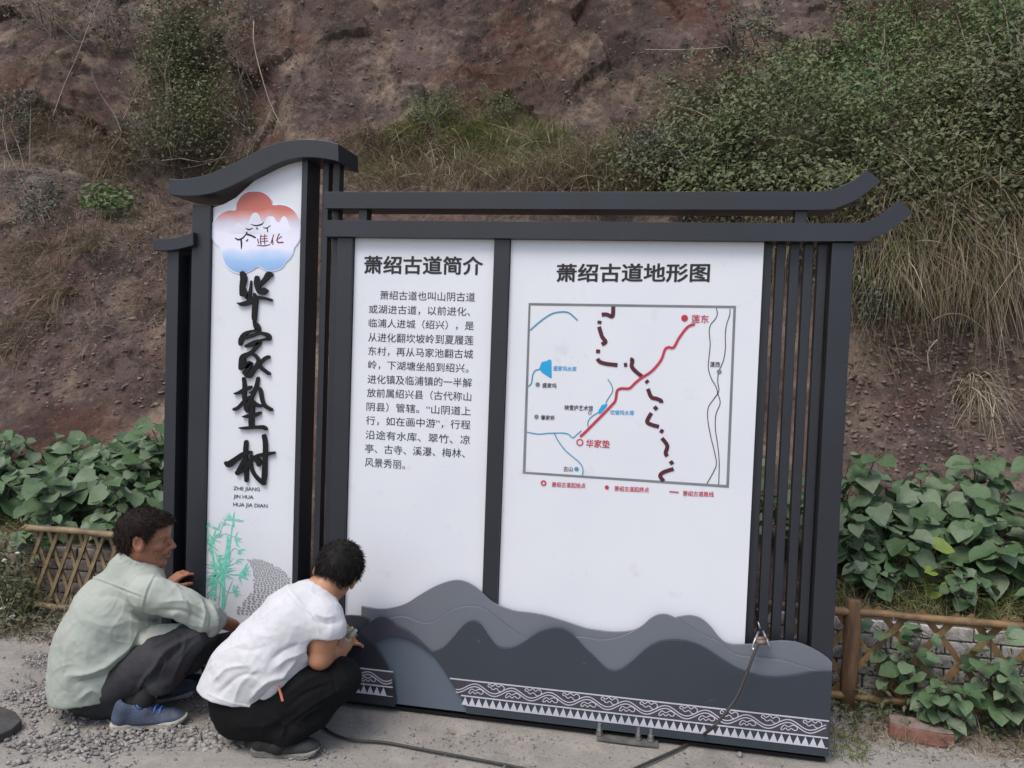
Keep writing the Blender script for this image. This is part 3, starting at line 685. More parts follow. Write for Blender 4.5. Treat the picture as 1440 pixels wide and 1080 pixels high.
# ground
gx_ = axis(-60, 60, -3.6, 3.0, .03); gy_ = axis(-60, .74, -1.1, .74, .03)
gy_ = gy_[gy_ < .735]; gy_ = np.append(gy_, [.74])
GX, GY = np.meshgrid(gx_, gy_, indexing='ij')
rough_ = np.clip(.5+.9*fbm(GX*1.3, GY*1.3, oct=2, seed=61)-(GX+.9)*.8, 0, 1)
GZ = .012*fbm(GX*1.1, GY*1.3, oct=3, seed=62)*np.clip(rough_+.15, 0, 1)-.004+.007*fbm(GX*9, GY*9, oct=3, seed=63)*rough_
GZ = np.where((GY > .2), GZ+.03*np.clip((GY-.2)/.4, 0, 1), GZ)
GZ = np.where((np.abs(GY) < .15) & (GX > -1.8) & (GX < 1.5), np.minimum(GZ, .0), GZ)
def ground_z(x, y): return 0.0
def ground_mat():
    m = bpy.data.materials.new('dusty_concrete'); m.use_nodes = True
    n = m.node_tree.nodes; l = m.node_tree.links; b = n['Principled BSDF']; b.inputs['Roughness'].default_value = .92; b.inputs['Specular IOR Level'].default_value = .25
    tc = n.new('ShaderNodeTexCoord')
    def noise(sc, det=6, rough=.6, off=(0, 0, 0)):
        mp = n.new('ShaderNodeMapping'); mp.inputs['Location'].default_value = off; l.new(tc.outputs['Object'], mp.inputs[0])
        t = n.new('ShaderNodeTexNoise'); t.inputs['Scale'].default_value = sc; t.inputs['Detail'].default_value = det; t.inputs['Roughness'].default_value = rough
        l.new(mp.outputs[0], t.inputs['Vector']); return t.outputs[0]
    def rng(s, a, b_):
        r = n.new('ShaderNodeMapRange'); r.inputs[1].default_value = a; r.inputs[2].default_value = b_; l.new(s, r.inputs[0]); return r.outputs[0]
    def mix(f, a, c):
        x = n.new('ShaderNodeMix'); x.data_type = 'RGBA'; l.new(f, x.inputs[0])
        for k, s in ((6, a), (7, c)):
            if isinstance(s, tuple): x.inputs[k].default_value = (*s, 1)
            else: l.new(s, x.inputs[k])
        return x.outputs[2]
    c = mix(rng(noise(1.6, 8, .6), .35, .65), S(151,147,141), S(131,127,122))
    c = mix(rng(noise(5, 10, .7, (3, 1, 0)), .52, .75), c, S(164,157,147))
    c = mix(rng(noise(3.1, 10, .75, (8, 2, 0)), .56, .72), c, S(112,106,99))
    c = mix(rng(noise(110, 4, .7), .56, .68), c, S(92,86,80))
    c = mix(rng(noise(170, 3, .7, (3, 3, 3)), .60, .70), c, S(165,158,148))
    l.new(c, b.inputs['Base Color'])
    bp = n.new('ShaderNodeBump'); bp.inputs['Strength'].default_value = .6; bp.inputs['Distance'].default_value = .006; l.new(noise(90, 8, .75), bp.inputs['Height'])
    l.new(bp.outputs[0], b.inputs['Normal']); return m
ground = grid_mesh('ground', np.stack([GX, GY, GZ], -1), ground_mat())
tag(ground, 'dusty pale grey concrete road edge strewn with grit', kind='structure')

# gravel
M_STONE = mat('gravel_stone', S(160,156,152), S(104,101,100), rough=.9, scale=30, bump=.3, bscale=200, island=.75)
def stones(name, pos, size, m, flatten=.6):
    ico = [(0,0,1)]+[(.894*math.cos(a), .894*math.sin(a), .447) for a in [k*2*math.pi/5 for k in range(5)]]+[(.894*math.cos(a), .894*math.sin(a), -.447) for a in [k*2*math.pi/5+math.pi/5 for k in range(5)]]+[(0,0,-1)]
    fc = [(0,i+1,(i+1)%5+1) for i in range(5)]+[(i+1,i+6,(i+1)%5+1) for i in range(5)]+[((i+1)%5+1,i+6,(i+1)%5+6) for i in range(5)]+[(11,(i+1)%5+6,i+6) for i in range(5)]
    ico = np.array(ico); fc = np.array(fc); N = len(pos)
    V = ico[None]*RNG.uniform(.62, 1.3, (N, 12, 1))
    sc = np.stack([RNG.uniform(.8, 1.5, N), RNG.uniform(.6, 1.0, N), RNG.uniform(.4, .8, N)], 1)*size[:, None]*.5
    V = V*sc[:, None, :]
    t = RNG.uniform(0, 6.28, N); a = RNG.uniform(-.4, .4, N)
    x = V[..., 0]*np.cos(a)[:, None]+V[..., 2]*np.sin(a)[:, None]; z = -V[..., 0]*np.sin(a)[:, None]+V[..., 2]*np.cos(a)[:, None]
    X = x*np.cos(t)[:, None]-V[..., 1]*np.sin(t)[:, None]; Y = x*np.sin(t)[:, None]+V[..., 1]*np.cos(t)[:, None]
    V = np.stack([X, Y, z], -1)+pos[:, None, :]; V[..., 2] += (size*.12)[:, None]
    F = (fc[None]+np.arange(N)[:, None, None]*12).reshape(-1, 3)
    return mesh_obj(name, V.reshape(-1, 3), F, m)
def scatter_px(regions):
    P = []; Sz = []
    for (x0, y0, x1, y1, n, s0, s1) in regions:
        for _ in range(n):
            u, v = RNG.normal(0, .42), RNG.normal(0, .42)
            if abs(u) > 1 or abs(v) > 1: u, v = RNG.uniform(-1, 1, 2)
            q = gnd((x0+x1)/2+u*(x1-x0)/2, (y0+y1)/2+v*(y1-y0)/2)
            if q[1] > .5 or (-.09 < q[1] < .1 and -1.65 < q[0] < 1.33): continue
            P.append(q); Sz.append(s0+(s1-s0)*RNG.random()**3.2)
    return np.array(P), np.array(Sz)
P_, S_ = scatter_px([(0,955,150,1010,1300,.003,.024),(30,915,80,945,300,.005,.018),(0,1000,290,1080,1200,.003,.028),(140,1010,330,1050,260,.006,.03),(255,1020,350,1060,330,.006,.04),
    (0,900,240,990,420,.003,.018),(240,960,330,1020,250,.004,.02),(330,1040,520,1080,160,.004,.02),(440,1000,900,1080,420,.003,.012),(900,1040,1440,1080,500,.003,.014),(1180,990,1440,1060,300,.004,.016),(-200,900,300,1200,500,.004,.028),(200,1060,1500,1300,900,.003,.014)])
tag(stones('gravel', P_, S_, M_STONE), 'loose grey gravel scattered over the road edge', kind='stuff')
big = [(22,1022,.0,0),(325,1044,.045,1),(342,1040,.05,1),(104,1052,.035,1),(178,1056,.03,1),(1040,1062,.03,1),(165,1060,.028,1),(72,996,.03,1)]
LB = [None,'grey stone beside the small heap between the two men','larger angular stone in the heap behind the black shoe','pale rounded stone below the green shirt hem','whitish stone in front of the blue sneaker','small pale stone in front of the board near its right end','dark stone just left of the whitish one','flat brown stone behind the dark slab at the left']
for i, (px, py, sz, k) in enumerate(big):
    if k:
        q = gnd(px, py); o = stones('stone', np.array([[0, 0, 0.]]), np.array([sz]), M_STONE); o.location = q
        tag(o, LB[i], 'stone', 'loose stones on the road')
# flat dark slab at the left edge
sl = [(-60,985),(0,992),(22,1000),(31,1012),(18,1024),(-10,1036),(-70,1046)]
ps = [gnd(x, y, .035) for x, y in sl]; nn = len(ps)
v = [(p[0], p[1], .035) for p in ps]+[(p[0]*1.0, p[1], -.005) for p in ps]
f = [tuple(range(nn))[::-1], tuple(range(nn, 2*nn))]+[(i, (i+1) % nn, nn+(i+1) % nn, nn+i) for i in range(nn)]
tag(mesh_obj('flat_slab', v, f, mat('dark_slab', S(70,68,66), S(56,54,54), rough=.85, scale=20, bump=.4), bevel=.006), 'flat dark grey slab lying at the left edge of the picture', 'slab')

# ================================================================== LOW WALL AND BAMBOO FENCE
M_BRKD = mat('stained_brick', S(150,140,134), S(112,102,96), rough=.9, scale=9, bump=.5, bscale=60, island=.5, wear=S(84,72,62), wscale=8, wlo=.42, whi=.66)
M_BRK = mat('whitewashed_brick', S(205,202,200), S(172,166,162), rough=.9, scale=9, bump=.5, bscale=60, island=.5, wear=S(110,98,90), wscale=8, wlo=.46, whi=.7)
M_MOR = mat('dirty_mortar', S(105,98,92), S(80,74,70), rough=.95, scale=20, bump=.4)
def low_wall(x0, x1, label, mb):
    w_ = empty('low_wall', ((x0+x1)/2, .66, 0)); tag(w_, label, 'wall')
    inv = Matrix.Translation(-w_.location)
    o = box('mortar_core', x0, x1, .635, .72, -.02, .405, M_MOR, w_, bevel=0); o.matrix_parent_inverse = inv
    v, f = boxv(-.112, .112, -.012, .05, -.029, .029); b0 = None
    for r in range(6):
        z = .035+r*.066; x = x0+.115-(r % 2)*.115
        while x < x1:
            if b0 is None: b0 = mesh_obj('brick', v, f, mb, w_, bevel=.004); o = b0
            else: o = b0.copy(); col.objects.link(o)
            o.location = (x, .628+random.uniform(-.004, .004), z); o.rotation_euler = (random.uniform(-.01, .01), random.uniform(-.012, .012), random.uniform(-.01, .01)); o.matrix_parent_inverse = inv
            x += .234
    return w_
low_wall(-3.4, -1.35, 'low whitewashed brick wall behind the bamboo fence on the left', M_BRKD)
low_wall(1.0, 3.0, 'low whitewashed brick wall behind the wooden lattice on the right', M_BRK)
M_BAM = mat('bamboo_tan', S(136,118,88), S(100,84,62), rough=.6, scale=14, stretch=(1, 1, 1), bump=.2, wear=S(80,62,48), wscale=9, wlo=.5, whi=.75)
M_BAMD = mat('bamboo_brown', S(136,108,70), S(98,76,52), rough=.6, scale=14, bump=.2, island=.2, wear=S(62,48,38), wscale=9, wlo=.5, whi=.75)
M_POST = mat('timber_post', S(122,92,62), S(86,66,50), rough=.7, scale=8, stretch=(3, 3, .5), bump=.5, wear=S(60,50,44), wscale=5, wlo=.5, whi=.7)
def tube(pts, rad, n=7, cap=True):
    """pts list of 3d points, rad list/float -> verts, faces"""
    P = [np.array(p, float) for p in pts]; K = len(P); rad = rad if hasattr(rad, '__len__') else [rad]*K
    v, f = [], []
    ref = np.array([.13, .31, .94])
    for i in range(K):
        d = P[min(i+1, K-1)]-P[max(i-1, 0)]; d = d/(np.linalg.norm(d)+1e-9)
        a = np.cross(d, ref); a /= np.linalg.norm(a)+1e-9; b = np.cross(d, a)
        for k in range(n):
            t = 2*math.pi*k/n; v.append(P[i]+rad[i]*(a*math.cos(t)+b*math.sin(t)))
    for i in range(K-1):
        for k in range(n): f.append((i*n+k, i*n+(k+1) % n, (i+1)*n+(k+1) % n, (i+1)*n+k))
    if cap: f += [tuple(range(n))[::-1], tuple(range((K-1)*n, K*n))]
    return v, f
def fence(name, label, x0, x1, Y, ztop, zbot, pitch, lean, sw, ms, mr, posts, rr, over=.02):
    fe = empty(name, ((x0+x1)/2, Y, 0)); tag(fe, label, 'fence'); inv = Matrix.Translation(-fe.location)
    def add(nm, v, f, m, smooth=True):
        o = mesh_obj(nm, v, f, m, fe, smooth=smooth); o.matrix_parent_inverse = inv; return o
    for z in (ztop, zbot):
        xs = np.linspace(x0, x1, 14)
        v, f = tube([(x, Y-.012+random.uniform(-.002, .002), z+random.uniform(-.003, .003)) for x in xs], [rr*(1.0+.12*(i % 3 == 0)) for i in range(14)], 9); add('rail', v, f, mr)
    H = ztop-zbot; base = {}
    for sgn in (1, -1):
        x = x0-H*lean if sgn > 0 else x0
        while x < x1+ (0 if sgn > 0 else H*lean):
            xa, xb, za, zb = (x, x+H*lean*1.0, zbot-.03, ztop+over) if sgn > 0 else (x, x-H*lean, zbot-.03, ztop+over)
            xa += random.uniform(-.006, .006); xb += random.uniform(-.006, .006)
            lo_, hi_ = x0, x1
            # clip to the fence's ends
            def cl_(xa, za, xb, zb):
                if xa < lo_: t = (lo_-xa)/(xb-xa); xa, za = lo_, za+(zb-za)*t
                if xb < lo_: t = (lo_-xb)/(xa-xb); xb, zb = lo_, zb+(za-zb)*t
                if xa > hi_: t = (hi_-xa)/(xb-xa); xa, za = hi_, za+(zb-za)*t
                if xb > hi_: t = (hi_-xb)/(xa-xb); xb, zb = hi_, zb+(za-zb)*t
                return xa, za, xb, zb
            if max(xa, xb) > lo_+.02 and min(xa, xb) < hi_-.02:
                a_, za_, b_, zb_ = cl_(xa, za, xb, zb)
                if abs(zb_-za_) > .08:
                    y = Y+(.014 if sgn > 0 else .026)
                    d = np.array([b_-a_, zb_-za_]); d /= np.linalg.norm(d); nn_ = np.array([-d[1], d[0]])*sw/2
                    v = []
                    for yy in (y-.005, y+.005): v += [(a_-nn_[0], yy, za_-nn_[1]), (a_+nn_[0], yy, za_+nn_[1]), (b_+nn_[0], yy, zb_+nn_[1]), (b_-nn_[0], yy, zb_-nn_[1])]
                    f = [(0, 1, 2, 3), (7, 6, 5, 4), (0, 4, 5, 1), (1, 5, 6, 2), (2, 6, 7, 3), (3, 7, 4, 0)]
                    add('slat', v, f, ms, False)
            x += pitch
    for px in posts:
        v, f = tube([(px, Y, -.05), (px, Y, .2), (px+.003, Y, .4), (px, Y, ztop+.045), (px, Y, ztop+.055)], [.038, .0375, .037, .036, .030], 12); add('post', v, f, M_POST)
    return fe
fence('bamboo_fence', 'low pale bamboo lattice fence behind the older man at the left', -2.80, -1.72, .50, .525, .10, .095, .42, .019, M_BAM, M_BAM, (), .017, 0)
fence('lattice_fence', 'low brown wooden lattice fence with a round post right of the board', .98, 3.1, .50, .465, .075, .195, .90, .028, M_BAMD, M_BAMD, (1.03, 1.50, 3.05), .017)

# ================================================================== VEGETATION
M_L1 = mat('small_leaf_green', (.150,.170,.068), (.046,.062,.028), rough=.6, scale=2.2, island=.45, translucent=.2)
M_L2 = mat('fresh_leaf_green', (.120,.180,.058), (.065,.105,.036), rough=.6, scale=1.5, island=.5, translucent=.25)
M_L3 = mat('olive_leaf', (.150,.145,.075), (.060,.062,.036), rough=.7, scale=1.5, island=.6, translucent=.15)
M_L4 = mat('greyish_leaf', (.075,.095,.070), (.045,.060,.045), rough=.6, scale=1.5, island=.6, translucent=.1)
M_BEAN = mat('broad_leaf', (.118,.182,.108), (.085,.140,.080), rough=.55, scale=10, bump=.25, bscale=60, island=.0, translucent=.18, spec=.35)
M_BEANY = mat('yellow_green_leaf', (.23,.30,.06), (.15,.22,.05), rough=.55, scale=10, translucent=.2)
M_STEM = mat('green_stem', (.07,.075,.04), (.05,.04,.03), rough=.7)
M_TWIG = mat('bare_twig', S(120,108,98), S(84,74,66), rough=.8)
M_TWIGP = mat('pale_twig', S(160,148,134), S(140,128,112), rough=.8)
M_GRD = mat('dry_grass', (.26,.20,.125), (.10,.075,.045), rough=.8, scale=1.5, island=.8, translucent=.2)
M_GRP = mat('straw_grass', (.46,.40,.29), (.14,.115,.07), rough=.8, scale=1.5, island=.9, translucent=.2)
M_GRG = mat('green_grass', (.230,.250,.075), (.095,.115,.038), rough=.7, scale=1.2, island=.8, translucent=.25)
def unit(a): return a/(np.linalg.norm(a, axis=-1, keepdims=True)+1e-9)
def leaves(name, C, size, m, nrm, parent=None, wr=.5, fold=.25, jit=.8, kind=None):
    """many small folded leaves in one mesh. C centres, nrm preferred normal"""
    N = len(C); n_ = unit(nrm+RNG.normal(0, jit, (N, 3))); t = unit(np.cross(n_, RNG.normal(0, 1, (N, 3)))); b = np.cross(n_, t)
    L = size*RNG.uniform(.6, 1.3, N)
    A = C-t*L[:, None]*.5; D = C+t*L[:, None]*.5-n_*L[:, None]*.15
    mL = C+b*(L*wr*.5)[:, None]+n_*(L*fold*.3)[:, None]-t*(L*.05)[:, None]; mR = C-b*(L*wr*.5)[:, None]+n_*(L*fold*.3)[:, None]-t*(L*.05)[:, None]
    V = np.stack([A, mL, D, mR], 1).reshape(-1, 3); i = np.arange(N)*4
    F = np.concatenate([np.stack([i, i+2, i+1], 1), np.stack([i, i+3, i+2], 1)])
    return mesh_obj(name, V, F, m, parent)
def blades(name, P, D, L, W, droop, m, seg=5, parent=None, bend=.28):
    N = len(P); t = np.linspace(0, 1, seg+1)
    side = unit(np.cross(D, RNG.normal(0, 1, (N, 3)))); bd = unit(RNG.normal(0, 1, (N, 3)))*bend
    bd = bd*(1.6 if m is M_GRP else 1)
    pos = P[:, None]+D[:, None]*(L[:, None]*t)[..., None]+bd[:, None]*(L[:, None]*t**2)[..., None]
    pos[..., 2] -= (L*droop)[:, None]*t**2
    w_ = (W[:, None]*(1-t**1.5)*.5+.0002)[..., None]*side[:, None]
    V = np.stack([pos-w_, pos+w_], 2).reshape(-1, 3)
    i = (np.arange(N)*(seg+1)*2)[:, None]+np.arange(seg)*2; i = i.reshape(-1)
    return mesh_obj(name, V, np.stack([i, i+1, i+3, i+2], 1), m, parent)
def hits(regs):
    """regs: (cx, cy, rx, ry, n) patches of the bank -> points on it and their normals"""
    P, Nn = [], []
    for cx, cy, rx, ry, n in regs:
        for _ in range(n):
            a = RNG.uniform(0, 6.283); r = math.sqrt(RNG.random())
            p, nr = hill_hit(cx+rx*r*math.cos(a), cy+ry*r*math.sin(a))
            if p is not None: P.append(p); Nn.append(nr)
    return np.array(P), np.array(Nn)
def clumps(P, N, k, spread, out):
    """k points scattered round each point, pushed out along the normal"""
    n = len(P)*k
    Q = np.repeat(P, k, 0)+RNG.normal(0, 1, (n, 3))*spread; NN = np.repeat(N, k, 0)
    return Q+NN*np.abs(RNG.normal(0, 1, (n, 1)))*out+np.array([0, 0, 1])*np.abs(RNG.normal(0, 1, (n, 1)))*out*.4, NN
UPV = np.array([0, -.35, 1.0])
def twigs(name, specs, m, parent=None, n=4):
    V, Fc = [], []
    for pts, rad in specs:
        v, f = tube(pts, rad, n, False); b = len(V); V += v; Fc += [tuple(b+i for i in q) for q in f]
    return mesh_obj(name, V, Fc, m, parent, smooth=True)
# undergrowth on the right bank
P, N = hits([(1230,170,290,120,640),(1300,120,200,140,380),(1120,250,210,70,450),(1380,200,120,160,420),(1040,190,110,80,150),(1010,255,120,35,160)])
C, NN = clumps(P, N, 19, .09, .07)
C = C+NN*(.50*np.clip(fbm(C[:, 0]*1.9, C[:, 2]*1.9, C[:, 1], 2, seed=91)+.15, 0, 1))[:, None]
tag(leaves('undergrowth', C, .041, M_L1, UPV+NN*.6, wr=.55), 'dense dark green small-leaved undergrowth covering the bank at the upper right', kind='stuff')
P, N = hits([(1220,330,240,60,420),(930,240,90,40,120),(1050,225,80,45,90),(1400,260,60,70,120)])
C, NN = clumps(P, N, 12, .10, .08)
tag(leaves('undergrowth', C, .042, M_L3, UPV+NN*.6, wr=.45), 'dull olive scrub below the green undergrowth on the right bank', kind='stuff')
# separate bushes: own foliage and own stems
def bush(label, regs, k, spread, out, size, m, ns=14, hgt=.5, wr=.5, mt=None, group='bushes on the bank', name='bush'):
    P, N = hits(regs); c0 = P.mean(0)
    e_ = empty(name, tuple(c0)); tag(e_, label, 'bush', group); inv = Matrix.Translation(-e_.location)
    tips = P+N*RNG.uniform(.05, out*2.2, (len(P), 1))+np.array([0, 0, 1])*RNG.uniform(0, hgt*.4, (len(P), 1))
    C, NN = clumps(tips, N, k, spread, out*.5)
    o = leaves('foliage', C, size, m, UPV+NN*.5, e_, wr=wr); o.matrix_parent_inverse = inv
    sp_ = []
    base = P[np.argsort(P[:, 2])[:max(3, len(P)//8)]].mean(0)
    for i in RNG.choice(len(P), min(ns, len(P)), replace=False):
        b = base+RNG.normal(0, .08, 3); b[1] += .05; mid = (b+tips[i])/2+N[i]*.12+RNG.normal(0, .04, 3)
        sp_.append(([b, (b+mid)/2+RNG.normal(0, .02, 3), mid, (mid+tips[i])/2+RNG.normal(0, .03, 3), tips[i]], [.009, .007, .005, .004, .002]))
    o = twigs('stem', sp_, mt or M_TWIG, e_); o.matrix_parent_inverse = inv
    return e_
def clods(regs, s0, s1, pw=3):
    P, N = hits(regs); return P-N*.004, s0+(s1-s0)*RNG.random(len(P))**pw
P_, S_ = clods([(120,420,220,170,2300),(1320,560,170,110,1900),(700,90,420,110,1100),(430,120,110,120,500),(200,60,220,70,350),(700,-60,700,80,200)], .006, .050, 3.5)
tag(stones('rock_crumbs', P_, S_, mat('rock_crumb', S(126,110,102), S(80,68,63), rough=.95, scale=20, bump=.4, bscale=90, island=.8)), 'loose crumbs of rock and earth lying on the bank', kind='stuff')
bush('dark green bush filling the gully at the upper left', [(265,60,75,60,150),(270,150,80,60,170),(255,210,90,40,90)], 16, .08, .16, .042, M_L1, 26, .8)
bush('small bright green leafy plant on the bank left of the pillar roof', [(155,297,36,14,46)], 9, .035, .05, .058, M_L2, 8, .1)
bush('greyish sprawling shrub at the left edge of the bank', [(25,170,35,30,50),(60,300,40,30,40)], 10, .06, .06, .04, M_L4, 8, .2)
bush('bright green shrub with loose leaves at the top right corner', [(1390,60,55,50,90),(1425,110,30,40,50)], 15, .07, .16, .05, M_L2, 14, .6)
bush('fresh green bush in the middle of the right bank', [(1240,110,60,50,90)], 14, .07, .14, .045, M_L2, 14, .5)
bush('thin pale green sapling on the bare rock left of the undergrowth', [(1045,60,50,25,34)], 9, .05, .10, .045, M_L4, 10, .4)
bush('low green tuft at the foot of the cliff above the middle of the beams', [(615,165,45,20,50),(700,162,30,16,36)], 16, .05, .06, .028, M_L2, 8, .15)
bush('dark small-leaved creeper above the beams right of centre', [(930,235,60,26,90),(1000,262,60,16,60)], 14, .06, .06, .036, M_L4, 8, .15)
bush('yellow green shrub on the right bank above the swept beam ends', [(1190,190,60,40,80)], 14, .07, .14, .045, M_L2, 12, .4)
bush('pale olive shrub at the right edge halfway up the bank', [(1410,200,40,50,70)], 13, .07, .15, .045, M_L3, 12, .5)
bush('fresh green shrub above the right half of the upper beam', [(1090,150,50,40,60)], 13, .06, .12, .04, M_L2, 12, .4)
bush('low dull green scrub on the left slope below the gully bush', [(215,225,60,30,50),(330,215,50,25,40)], 11, .07, .07, .036, M_L3, 10, .2)
bush('thin green shrub at the top left corner of the bank', [(70,25,60,30,40)], 10, .07, .1, .038, M_L1, 10, .4)
bush('sparse scrub hanging at the top of the cliff left of centre', [(160,40,50,40,40)], 9, .07, .1, .036, M_L4, 10, .4)
bush('grey green shrub beside the top of the right post', [(1215,385,22,30,40),(1225,430,25,22,30)], 12, .05, .06, .036, M_L4, 8, .2)
bush('olive shrub on the left bank right of the gully bush', [(345,150,40,40,50),(360,60,30,40,40)], 12, .07, .1, .036, M_L3, 10, .3)
# grass: dry tufts on the ledge, hanging straw on the right, tufts on the left
def tufts(name, regs, per, L0, L1, W, droop, m, label, out=1.0, upk=.7, spread=.04):
    P, N = hits(regs); n = len(P)*per
    Q = np.repeat(P, per, 0)+RNG.normal(0, spread, (n, 3)); NN = np.repeat(N, per, 0)
    lean = np.repeat(RNG.normal(0, .35, (len(P), 3)), per, 0)
    D = unit(NN*out+np.array([0, 0, upk])+lean*1.8+RNG.normal(0, .42, (n, 3)))
    tag(blades(name, Q-NN*.03, D, RNG.uniform(L0, L1, n), np.full(n, W)*RNG.uniform(.6, 1.3, n), droop*RNG.uniform(.5, 1.5, n), m), label, kind='stuff')
tufts('dry_grass', [(560,225,90,45,150),(700,240,160,40,260),(880,230,110,50,200),(520,250,40,25,60),(960,190,60,30,60)], 15, .12, .42, .006, .55, M_GRD, 'brown dry grass on the ledge above the beams')
tufts('green_grass', [(620,190,80,30,170),(720,195,80,28,160),(800,225,120,34,120),(620,235,140,30,90),(900,240,80,30,50)], 13, .10, .34, .005, .5, M_GRG, 'yellow green grass tufts at the foot of the cliff')
tufts('straw_grass', [(1330,325,120,45,85),(1400,340,60,45,60),(1255,350,50,35,30),(1395,385,50,25,25)], 12, .15, .50, .007, .9, M_GRP, 'long pale straw hanging down the right bank', out=.9, upk=.5)
tufts('green_grass', [(1230,180,230,110,170),(1330,90,110,70,50),(1060,210,80,50,40)], 9, .18, .50, .006, .8, M_GRG, 'long green grass growing through the undergrowth on the right bank', spread=.09)
tufts('dry_grass', [(1180,150,240,110,90),(1330,240,100,50,60)], 8, .2, .55, .005, .7, M_GRP, 'pale dry stalks between the shrubs on the right bank', spread=.10)
tufts('straw_grass', [(560,235,90,35,30),(700,235,170,40,60),(880,235,120,40,50),(1000,150,60,60,14),(1200,200,200,120,60),(1120,270,150,35,40),(80,230,80,60,22),(330,180,120,100,16)], 7, .18, .50, .0045, .7, M_GRP, 'scattered pale stalks standing on the bank', spread=.12)
tufts('dry_grass', [(1320,300,120,60,170),(1180,310,120,40,90),(1280,40,40,50,60),(1240,70,30,50,40)], 14, .2, .6, .006, 1.1, M_GRD, 'brown tangled grass under the undergrowth on the right bank')
tufts('dry_grass', [(120,215,70,35,100),(75,175,60,18,50),(150,250,30,25,50),(60,400,40,60,40),(25,480,20,40,20),(210,310,50,60,25),(100,330,50,40,30)], 14, .10, .36, .006, .7, M_GRD, 'brown grass clinging to the left bank')
tufts('dry_grass', [(60,300,60,60,50),(200,330,60,50,40),(40,380,40,40,30),(140,420,110,70,30),(260,230,50,25,30),(330,230,60,30,30),(60,110,60,50,30),(420,90,60,70,26),(760,120,160,60,40),(1250,470,60,30,20)], 11, .08, .32, .005, .7, M_GRD, 'scattered brown grass tufts across the bare slope')
tufts('green_grass', [(130,250,90,50,36),(30,200,40,50,24),(300,200,90,60,40),(180,330,60,30,16),(90,60,70,40,16)], 9, .08, .28, .005, .6, M_GRG, 'sparse green tufts on the left slope')
tufts('straw_grass', [(1370,545,26,18,26)], 16, .12, .35, .006, 1.4, M_GRP, 'small tuft of dead straw in the bare bank at the right', out=.9, upk=.2)
tufts('green_grass', [(1330,340,120,50,70),(1240,330,60,30,40)], 9, .18, .5, .006, .9, M_GRG, 'green blades mixed into the hanging straw on the right bank')
tufts('green_grass', [(1270,790,90,50,120),(1340,830,110,30,90),(1200,740,40,50,40)], 12, .12, .40, .004, .8, M_GRG, 'thin green grass under the broad leaves behind the lattice', out=.4)
tufts('straw_grass', [(1300,800,120,50,50)], 7, .15, .42, .003, .9, M_GRP, 'thin dead stalks among the green grass behind the lattice', out=.4)
tufts('green_grass', [(100,700,120,30,90),(40,690,50,30,30)], 9, .08, .24, .004, .8, M_GRG, 'thin grass between the broad leaves on the left', out=.4)
# leaf litter sprinkled on the bank
P, N = hits([(330,330,300,260,500),(700,120,360,110,350),(1320,560,150,90,260),(120,420,200,120,300)])
C, NN = clumps(P, N, 3, .05, .012)
tag(leaves('leaf_litter', C, .026, mat('litter', (.19,.16,.125), (.07,.055,.04), rough=.9, island=.9), NN, wr=.5), 'dead leaves and crumbs caught on the bank', kind='stuff')
# bare pale stems and branches on the bank, each its own thing
def stem_line(label, pts, r, m=M_TWIGP, lift=.12, name='bare_branch', side=None):
    L = []
    for i, (x, y) in enumerate(pts):
        p, n = hill_hit(x, y)
        if p is None: continue
        L.append(p)
    d0 = np.min([np.dot(p-CAM, FW) for p in L])-lift
    d1 = [np.dot(p-CAM, FW) for p in L]
    Q = []
    for i, (x, y) in enumerate(pts[:len(L)]):
        k = .45*d0+.55*(d1[0]+(d1[-1]-d1[0])*i/max(1, len(L)-1)); k = min(k, d1[i]-.04)
        Q.append(CAM+ray(x, y)*k)
    Q = catmull(Q, 4); K = len(Q)
    v, f = tube(Q, [r*(1-.6*i/K) for i in range(K)], 5)
    o = mesh_obj(name, v, f, m, smooth=True); tag(o, label, 'branch', 'bare branches on the bank'); return o
stem_line('long pale bent stem hanging down the bank left of the pillar roof', [(357,30),(357,60),(366,100),(380,145),(398,182)], .007)
stem_line('thin pale branch crossing the top left corner', [(45,0),(75,28),(105,55),(130,80)], .006, M_TWIG)
stem_line('thin grey stem rising to the left of the gully bush', [(74,165),(90,120),(108,80),(125,35),(140,0)], .005, M_TWIGP)
stem_line('slanting pale stem in front of the gully bush', [(172,170),(185,140),(198,110),(208,90)], .004, M_TWIGP)
stem_line('thin creeping stem running down the left bank', [(170,190),(150,220),(130,262),(118,300),(105,335)], .004, M_TWIG)
stem_line('straight pale stick jutting from the rock at the top right', [(908,70),(960,70),(1020,66),(1070,60),(1110,62)], .006)
stem_line('dark forked branch in the gully', [(172,188),(160,160),(140,130),(128,100)], .008, M_TWIG)
stem_line('pale bent stem behind the swept beam ends', [(1195,292),(1202,302),(1210,306),(1215,314)], .008)
stem_line('thin bowed stem on the bank above the right beams', [(990,195),(998,230),(1015,255),(1035,266)], .005)
stem_line('short pale twig on the bare bank right of the board', [(1318,478),(1306,492),(1305,508),(1308,525)], .006)
stem_line('long curved straw stem on the bare bank at the right', [(1312,450),(1335,441),(1360,445),(1385,465),(1395,485)], .005)

